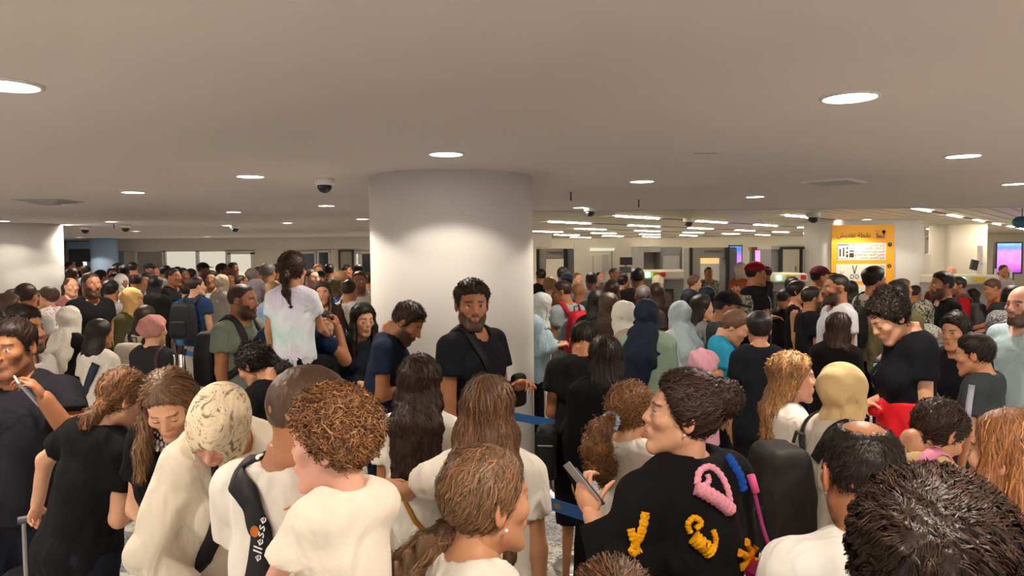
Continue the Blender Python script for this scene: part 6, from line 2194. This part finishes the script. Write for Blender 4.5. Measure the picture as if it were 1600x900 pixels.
crossbody(p, [(.0, -.10, 1.45), (.10, -.08, 1.44), (.13, -.14, 1.32), (.05, -.16, 1.15), (-.08, -.15, 1.0)], .03, '16161a', 'thin black strap on the white t-shirt below the sign')
p = add('longbrown_r', 1312, 490, 5.3, 40, 'woman with long dark brown hair in black below the white t-shirt man', 'f', 'tan', ('straight', 'dark', dict(len=.42)), ('long', '1a1719'), head=(20, 5, 0), strands=900)
p = add('curly_r', 1366, 420, 7.3, 75, 'young man with thick black hair and beige shirt before the yellow sign', 'm', 'tan', ('crop', 'black', dict(bulk=.030)), ('tee', 'a39b8a'), head=(10, 0, 0))
backpack(p, '1e1d1f', 'black backpack on the man before the yellow sign')
p = add('darklong_r', 1402, 440, 6.3, 25, 'woman with long black hair and khaki top right of the sign', 'f', 'tan', ('wavy', 'black', dict(len=.34)), ('long', '6b6347'))
p = add('camowrap', 1443, 470, 6.6, 60, 'person wrapped in pale camouflage cloth, one hand raised', 'f', 'dark', ('hijab', 'ffffff'), ('blouse', 'ffffff', 'wrap'), mat_top=tinted('pale_camouflage', rough=.9, vary=0, fold=.5, pattern=pat_noise([(0, (.06, .05, .04)), (.4, (.12, .11, .09)), (.46, (.42, .40, .35)), (.6, (.50, .47, .42)), (.66, (.15, .14, .12))], 24, 1.5, 2)), mat_scarf=M_CAMO,
        arms=('down', ((.2, .6, -.3), (0, .5, .8), 'grip')))
p = add('beard_r', 1473, 426, 7.2, -88, 'man with full black beard in profile wearing black', 'm', 'tan', ('short', 'black', dict(bulk=.018)), ('tee', '101115'), beard='black')
p = add('redhood', 1497, 433, 9.2, -80, 'man in red hooded top with grey backpack', 'm', 'tan', ('short', 'dark'), ('long', '9c1a22', 'hooded_top'), stubble=.6)
backpack(p, '4a4c52', 'grey backpack on the red hooded top')
p = add('orange', 1546, 437, 8.8, -80, 'man in bright orange t-shirt leaning forward', 'm', 'tan', ('short', 'brown'), ('polo', 'e8691a', 't_shirt'), lean=18, arms=('fwd', 'fwd'), head=(0, 14, 0), fat=1.15)
p = add('phonewoman', 1492, 492, 4.65, -128, 'woman with dark hair and small bun holding a green phone', 'f', 'mid', ('bun', 'black', dict(bun=(0, -.03, .112), br=.034, bulk=.018)), ('tee', '17181d'), bottom=('trousers', '15161a'), arms=('belly', ((.1, .35, -1), (0, .75, .7), 'hold')), head=(10, 8, 0), strands=1500)
held(p, 1, 'mobile_phone', 'green cased phone held up by the dark haired woman', 'phone', (.072, .145, .012), plain('green_case', (.02, .35, .12), .4), off=(0, .09, -.02), rot=(0, 0, 30))
decal(p, 'DKNY', (1448, 622), (1482, 612), .085, MW, 'lettering', .006)
p = add('greyboy', 1521, 524, 4.0, -35, 'boy in charcoal polo shirt with pale shoulder stripe', 'c', 'mid', ('short', 'black', dict(bulk=.016)), ('polo', '3b4246', 'polo_shirt'), head=(-12, 8, 0), strands=700)
a = p.arm_pts[1]
P_, g_ = p.on_shirt([tuple(a[1] * (1 - k / 5) + a[2] * k / 5 + np.array([-.07, -.02, .05])) for k in range(6)], .004)
V_, F2 = ribbon_geo(P_, g_, .035, .0015); put('shoulder_stripe', xf(p.Tn, V_), F2, None, M_COTTON, p.shirt, (.42, .48, .58))
p = add('paisley', 1563, 487, 5.35, -12, 'woman in black and grey patterned headscarf and dusty pink blouse', 'f', 'tan', ('hijab', 'ffffff', dict(tail=[(.0, -.09, -.14), (.05, -.13, -.25)], tr=[.11, .13])), ('blouse', 'b79a9f', 'blouse'), mat_scarf=M_PAISLEY, fat=1.1)
p = add('blackscarf_r', 1562, 474, 5.6, 10, 'woman in black headscarf behind the patterned scarf', 'f', 'tan', ('hijab', '121216'), ('long', '17181c'))
p = add('baldright', 1600, 447, 4.75, -110, 'bald man with beard in pale blue shirt at the right edge', 'm', 'pink', ('none', 'black'), ('tee', 'a7bcc0', 'shirt'), beard='dark', fat=1.2)
p = add('darkright', 1582, 448, 6.9, 60, 'person with dark swept hair beside the bald man', 'f', 'tan', ('bob', 'black', dict(len=.12)), ('long', '2b2b30'))
# pink rabbit-ear toy cap child
p = add('pinkcap', 1103, 549, 4.6, 60, 'small child in pink fluffy hat behind the messy bun', 'c', 'light', ('turban', 'd9a0ae', dict(bunc=(0, -.05, .05), bunr=.075)), ('long', 'd9a0ae', 'pink_coat'), head=(0, 10, 0), S=.62 * 1.02)
p = add('bottomhair', 957, 884, 1.30, 5, 'short brown haired child at the bottom edge beside the jumper', 'c', 'mid', ('crop', 'brown', dict(bulk=.012)), ('tee', '5a5550'), strands=2500)
p = add('scarfduo1', 1078, 453, 6.9, 20, 'woman in dark navy headscarf left of the woman in profile', 'f', 'mid', ('hijab', '15161f'), ('long', '18191f'))
p = add('scarfduo2', 1104, 448, 7.6, 30, 'woman in dark blue headscarf below the officer in the gate', 'f', 'mid', ('hijab', '1c2130'), ('long', '20222b'))
p = add('blackhair_r', 932, 454, 7.0, 10, 'woman with smooth black hair right of the red backpack', 'f', 'mid', ('straight', 'black', dict(len=.3)), ('long', '25262a'))
p = add('curlyscarf', 951, 460, 6.6, 10, 'woman with curly brown hair right of the black haired woman', 'f', 'mid', ('wavy', 'brown', dict(amp=.010, bulk=.026)), ('long', '4b3a32'))
p = add('talldark', 996, 419, 9.2, 10, 'tall man with dark cropped hair in brown t-shirt before the grey scanner', 'm', 'dark', ('short', 'black'), ('tee', '2f2a28'), sw=1.1)
p = add('baldpurple', 1005, 445, 7.4, 5, 'man with close shaved head above the navy headscarf', 'm', 'tan', ('buzz', 'grey', dict(bulk=.002)), ('tee', '3f3437'))
p = add('whitefar', 1028, 431, 10.8, 5, 'woman in cream headscarf by the grey scanner', 'f', 'light', ('hijab', 'd8cdb0'), ('long', '5a4a44'))
p = add('longdarkfar', 1026, 443, 8.0, 5, 'woman with long dark brown hair below the cream headscarf', 'f', 'mid', ('straight', 'dark', dict(len=.3)), ('long', '30211f'))
p = add('womandark', 956, 439, 8.6, 5, 'woman with dark brown hair left of the tall man in brown', 'f', 'mid', ('bob', 'dark', dict(len=.2)), ('long', '3a3e3d'))
p = add('baldgrey', 905, 441, 8.8, 10, 'bald man in dark jacket behind the red backpack', 'm', 'tan', ('none', 'grey'), ('long', '3c4244', 'jacket'))
p = add('bluecap', 886, 427, 9.8, 10, 'man in blue grey cap and pale shirt', 'm', 'light', ('cap', 'black'), ('long', 'b7c3d8', 'shirt'))
cap_hat(p, '5a6788')
p = add('blondfar', 859, 434, 9.4, 10, 'woman with tousled blond hair above the pale headscarf', 'f', 'light', ('mop', 'blond'), ('long', '4c483a'))

# ---------------------------------------------------------------- far crowd: (x, y of head top, depth, facing, kind, skin, hair, top, label)
FAR = [
    (109, 409, 21, 60, 'm', 'tan', ('short', 'black'), ('long', '22252c'), 'dark haired man farthest back in the blue doorway'),
    (124, 408, 20, 10, 'm', 'tan', ('short', 'black'), ('long', '1c1d22'), 'man in black in the blue doorway right of the lit oval'),
    (112, 420, 13, 20, 'f', 'mid', ('bob', 'brown', dict(len=.12)), ('long', '5c4238'), 'brown haired woman between the doorway and the balding man'),
    (134, 415, 15, 0, 'm', 'tan', ('short', 'black'), ('long', '8d97a5'), 'person in pale blue grey above the left black t-shirt'),
    (157, 422, 11.5, 30, 'm', 'tan', ('short', 'black'), ('tee', '2e3138'), 'dark haired man before the blue pillar'),
    (176, 418, 13.5, 150, 'f', 'mid', ('bob', 'black', dict(len=.1)), ('tee', '3a3034'), 'dark haired woman right of the blue pillar'),
    (184, 412, 16, 20, 'm', 'dark', ('crop', 'black', dict(bulk=.024)), ('tee', '2c2a2d'), 'man with high black hair by the blue pillar'),
    (194, 414, 14, 0, 'm', 'dark', ('crop', 'black'), ('tee', '3b3336'), 'man with thick dark hair left of the dim window'),
    (207, 410, 15.5, -20, 'm', 'tan', ('crop', 'black'), ('long', '8b7f76'), 'man with black hair and beige shoulder below the dim window'),
    (189, 429, 11, 120, 'f', 'tan', ('hijab', 'd8d4cc'), ('long', '30262a'), 'woman in white headscarf left of the grey backpack man'),
    (178, 428, 12, 170, 'f', 'light', ('bob', 'black', dict(len=.12)), ('tee', 'a3293c'), 'dark haired woman in red above the grey vest'),
    (228, 427, 10.8, 165, 'f', 'tan', ('bob', 'black', dict(len=.1)), ('long', '34323a'), 'woman facing the camera right of the grey backpack man'),
    (233, 412, 15, 100, 'm', 'dark', ('cap', 'black'), ('tee', '1d1d22'), 'man in dark cap below the dim window'),
    (243, 414, 16, 170, 'm', 'tan', ('short', 'brown'), ('tee', '7c5b58'), 'man facing the camera right of the dark cap'),
    (243, 432, 9.8, 0, 'f', 'mid', ('straight', 'black', dict(len=.3)), ('long', '1d1d20'), 'woman with long black hair left of the man with folded arms'),
    (259, 415, 14, 60, 'm', 'tan', ('short', 'black'), ('tee', '8fa0a0'), 'dark haired man in pale green before the first lit window'),
    (277, 417, 13, 160, 'm', 'tan', ('short', 'dark'), ('long', 'a9b4bb'), 'man in pale shirt before the first lit window'),
    (285, 419, 12, 100, 'm', 'dark', ('short', 'black'), ('tee', '38423f'), 'dark skinned man in green before the first lit window'),
    (298, 420, 12.6, 10, 'm', 'tan', ('short', 'black'), ('long', '2a2d35'), 'man in dark jacket between two lit windows'),
    (317, 411, 14, 80, 'm', 'dark', ('cap', 'black'), ('long', '2b2527'), 'man in dark cap before the second lit window'),
    (330, 423, 11.8, 20, 'm', 'tan', ('short', 'black'), ('long', '222228'), 'man in black behind the glasses man'),
    (347, 412, 13, 80, 'm', 'dark', ('crop', 'black'), ('tee', 'b8a890'), 'man with black hair at the frame of the third lit window'),
    (364, 410, 15, 110, 'm', 'dark', ('crop', 'black'), ('tee', '9a8468'), 'man with tall black hair before the third lit window'),
    (346, 430, 10.8, 30, 'f', 'mid', ('hijab', 'a8977d'), ('long', '8a8478'), 'woman in beige headscarf right of the glasses man'),
    (360, 426, 12.7, 160, 'm', 'tan', ('short', 'dark'), ('tee', 'c4beb4'), 'man in white t-shirt under the third lit window'),
    (394, 420, 12.5, 40, 'f', 'tan', ('hijab', '6f5f56'), ('long', '7b6a60'), 'woman in brown headscarf left of the light blue shirt'),
    (404, 417, 13, 30, 'm', 'tan', ('short', 'brown'), ('tee', '5b4c46'), 'brown haired man touching the light blue shirt'),
    (431, 413, 13.4, 0, 'm', 'tan', ('short', 'brown'), ('tee', '7d4d49'), 'man right of the light blue shirt'),
    (427, 439, 8.2, 15, 'f', 'light', ('pony', 'blond', dict(chain=[(0, -.1, .02), (0, -.13, -.05), (0, -.1, -.15)], cr=[.02, .03, .012])), ('tee', '7c8ea8'), 'woman with dark blond ponytail beside the tie-dye girl'),
    (376, 430, 11.8, 60, 'm', 'tan', ('buzz', 'dark'), ('tee', '3c3a3c'), 'man behind the bearded man in green'),
    (501, 424, 12.4, 140, 'm', 'tan', ('cap', 'black'), ('tee', '17171a'), 'person in black right of the flushed man'),
    (497, 413, 15, 160, 'f', 'light', ('bob', 'copper', dict(len=.1)), ('tee', 'c39a88'), 'copper haired woman by the dark windows'),
    (514, 413, 13.6, -10, 'm', 'tan', ('crop', 'black'), ('long', '17181b'), 'man in black before the bright doorway'),
    (541, 414, 14.4, 100, 'm', 'tan', ('short', 'black'), ('tee', '1c1b18'), 'man in black and yellow by the dark framed window'),
    (560, 414, 13.2, -60, 'm', 'tan', ('short', 'black'), ('tee', 'b9b4b4'), 'dark haired man near the pillar edge'),
    (575, 426, 11, 0, 'm', 'tan', ('short', 'dark'), ('long', '5c5d62'), 'grey clothed person touching the pillar edge'),
    (532, 424, 11.3, 20, 'f', 'light', ('mop', 'blond'), ('tee', '9b8e74'), 'woman with light curly hair above the printed dress'),
    (453, 428, 11.5, 20, 'm', 'tan', ('short', 'brown'), ('tee', '574a4a'), 'man hidden behind the tie-dye girl'),
    (845, 421, 12.5, -20, 'm', 'tan', ('crop', 'black'), ('long', '16171a'), 'man in black touching the right pillar edge'),
    (879, 418, 11.6, 20, 'm', 'tan', ('crop', 'dark'), ('tee', '4c4644'), 'brown haired man behind the blue cap'),
    (902, 426, 12.2, 150, 'm', 'pink', ('buzz', 'copper'), ('tee', 'c3c9d4'), 'man with reddish face right of the blue cap'),
    (924, 426, 10.4, -5, 'm', 'dark', ('short', 'black'), ('tee', '9fa8a6'), 'dark skinned man in pale shirt from behind'),
    (938, 424, 12.8, 160, 'm', 'pink', ('balding', 'dark'), ('tee', '4b403c'), 'balding man facing the queue by the cream booth'),
    (944, 440, 9.6, 5, 'f', 'light', ('hijab', '9a9184'), ('long', '8f8578'), 'woman in beige grey headscarf before the cream booth'),
    (959, 418, 13.8, 130, 'm', 'pink', ('buzz', 'grey'), ('long', 'ffffff', 'uniform'), 'officer with grey cropped hair by the monitor'),
    (974, 430, 11.6, 80, 'f', 'mid', ('bun', 'black', dict(bun=(0, -.1, .0), br=.03)), ('long', '4b4f50'), 'woman in profile left of the tall man in brown'),
    (968, 424, 14.2, 150, 'm', 'tan', ('short', 'black'), ('long', '3b3d3f'), 'man beside the monitor stand'),
    (1085, 431, 10.9, 90, 'f', 'light', ('mop', 'lbrown'), ('tee', '3c3134'), 'woman with light curly hair facing the officer'),
    (1158, 411, 11.7, 60, 'f', 'light', ('hijab', 'd6ccb8'), ('tee', 'c0663a'), 'woman in pale headscarf and orange beside the red-capped officer'),
    (1196, 416, 12, -60, 'm', 'tan', ('short', 'black'), ('tee', '26232a'), 'man facing the red-capped officer'),
    (1238, 433, 9.0, 150, 'm', 'tan', ('short', 'black'), ('tee', '2b2a2d'), 'dark haired man above the woman with glasses'),
    (1410, 437, 8.6, 110, 'f', 'tan', ('bob', 'brown', dict(len=.1)), ('tee', '6a5546'), 'brown haired woman behind the long black hair'),
    (1487, 415, 15.6, 170, 'm', 'pink', ('none', 'black'), ('tee', 'b8b0a8'), 'bald man far behind the black bearded man'),
    (1466, 433, 12.4, 10, 'm', 'tan', ('short', 'black'), ('tee', '6a2c30'), 'man in dark red left of the scanner'),
    (1568, 414, 15.2, 170, 'm', 'tan', ('short', 'black'), ('tee', '9f9a93'), 'man standing before the advert screen'),
    (1225, 452, 8.4, 60, 'm', 'tan', ('short', 'black'), ('tee', '25262b'), 'man in black left of the woman with glasses'),
    (1330, 440, 9.4, 20, 'f', 'tan', ('bob', 'black', dict(len=.12)), ('long', '3b3a44'), 'woman right of the white t-shirt man'),
    (1430, 446, 9.8, 60, 'm', 'tan', ('short', 'dark'), ('tee', '4f4a42'), 'man left of the black bearded man'),
    (1520, 452, 9.9, -60, 'f', 'tan', ('bob', 'black', dict(len=.12)), ('long', '3a3d42'), 'dark haired woman between red and orange tops'),
    (20, 452, 8.6, 30, 'm', 'tan', ('short', 'dark'), ('tee', '6b6460'), 'dark haired man at the left below the pillar'),
    (60, 455, 9.8, 60, 'f', 'mid', ('bob', 'brown', dict(len=.12)), ('long', '7c6256'), 'brown haired woman beside the curly haired woman'),
]
for x_, y_, Yf, fc, kd, sk, hr, tp, lb in FAR:
    p = Person(x_, y_, Yf, fc, lb, kd, sk, hr, tp, group='far crowd', mat_top=M_CAMO if len(tp) > 2 else None, bottom=('trousers', '1e2026'))
    if hr[0] == 'cap': cap_hat(p, '1a1b20')
PX = [o for o in COL.objects if o.name.startswith('person')]
for i, a_ in enumerate(PX):
    for b_ in PX[i + 1:]:
        dd = (a_.location.xy - b_.location.xy).length
        if dd < .42: print('CLOSE %.2f %.1f %.1f | %s | %s' % (dd, a_.location.y, b_.location.y, a_['label'][:45], b_['label'][:45]))
print('PEOPLE', round(_t.time() - _t0, 1), STATS)
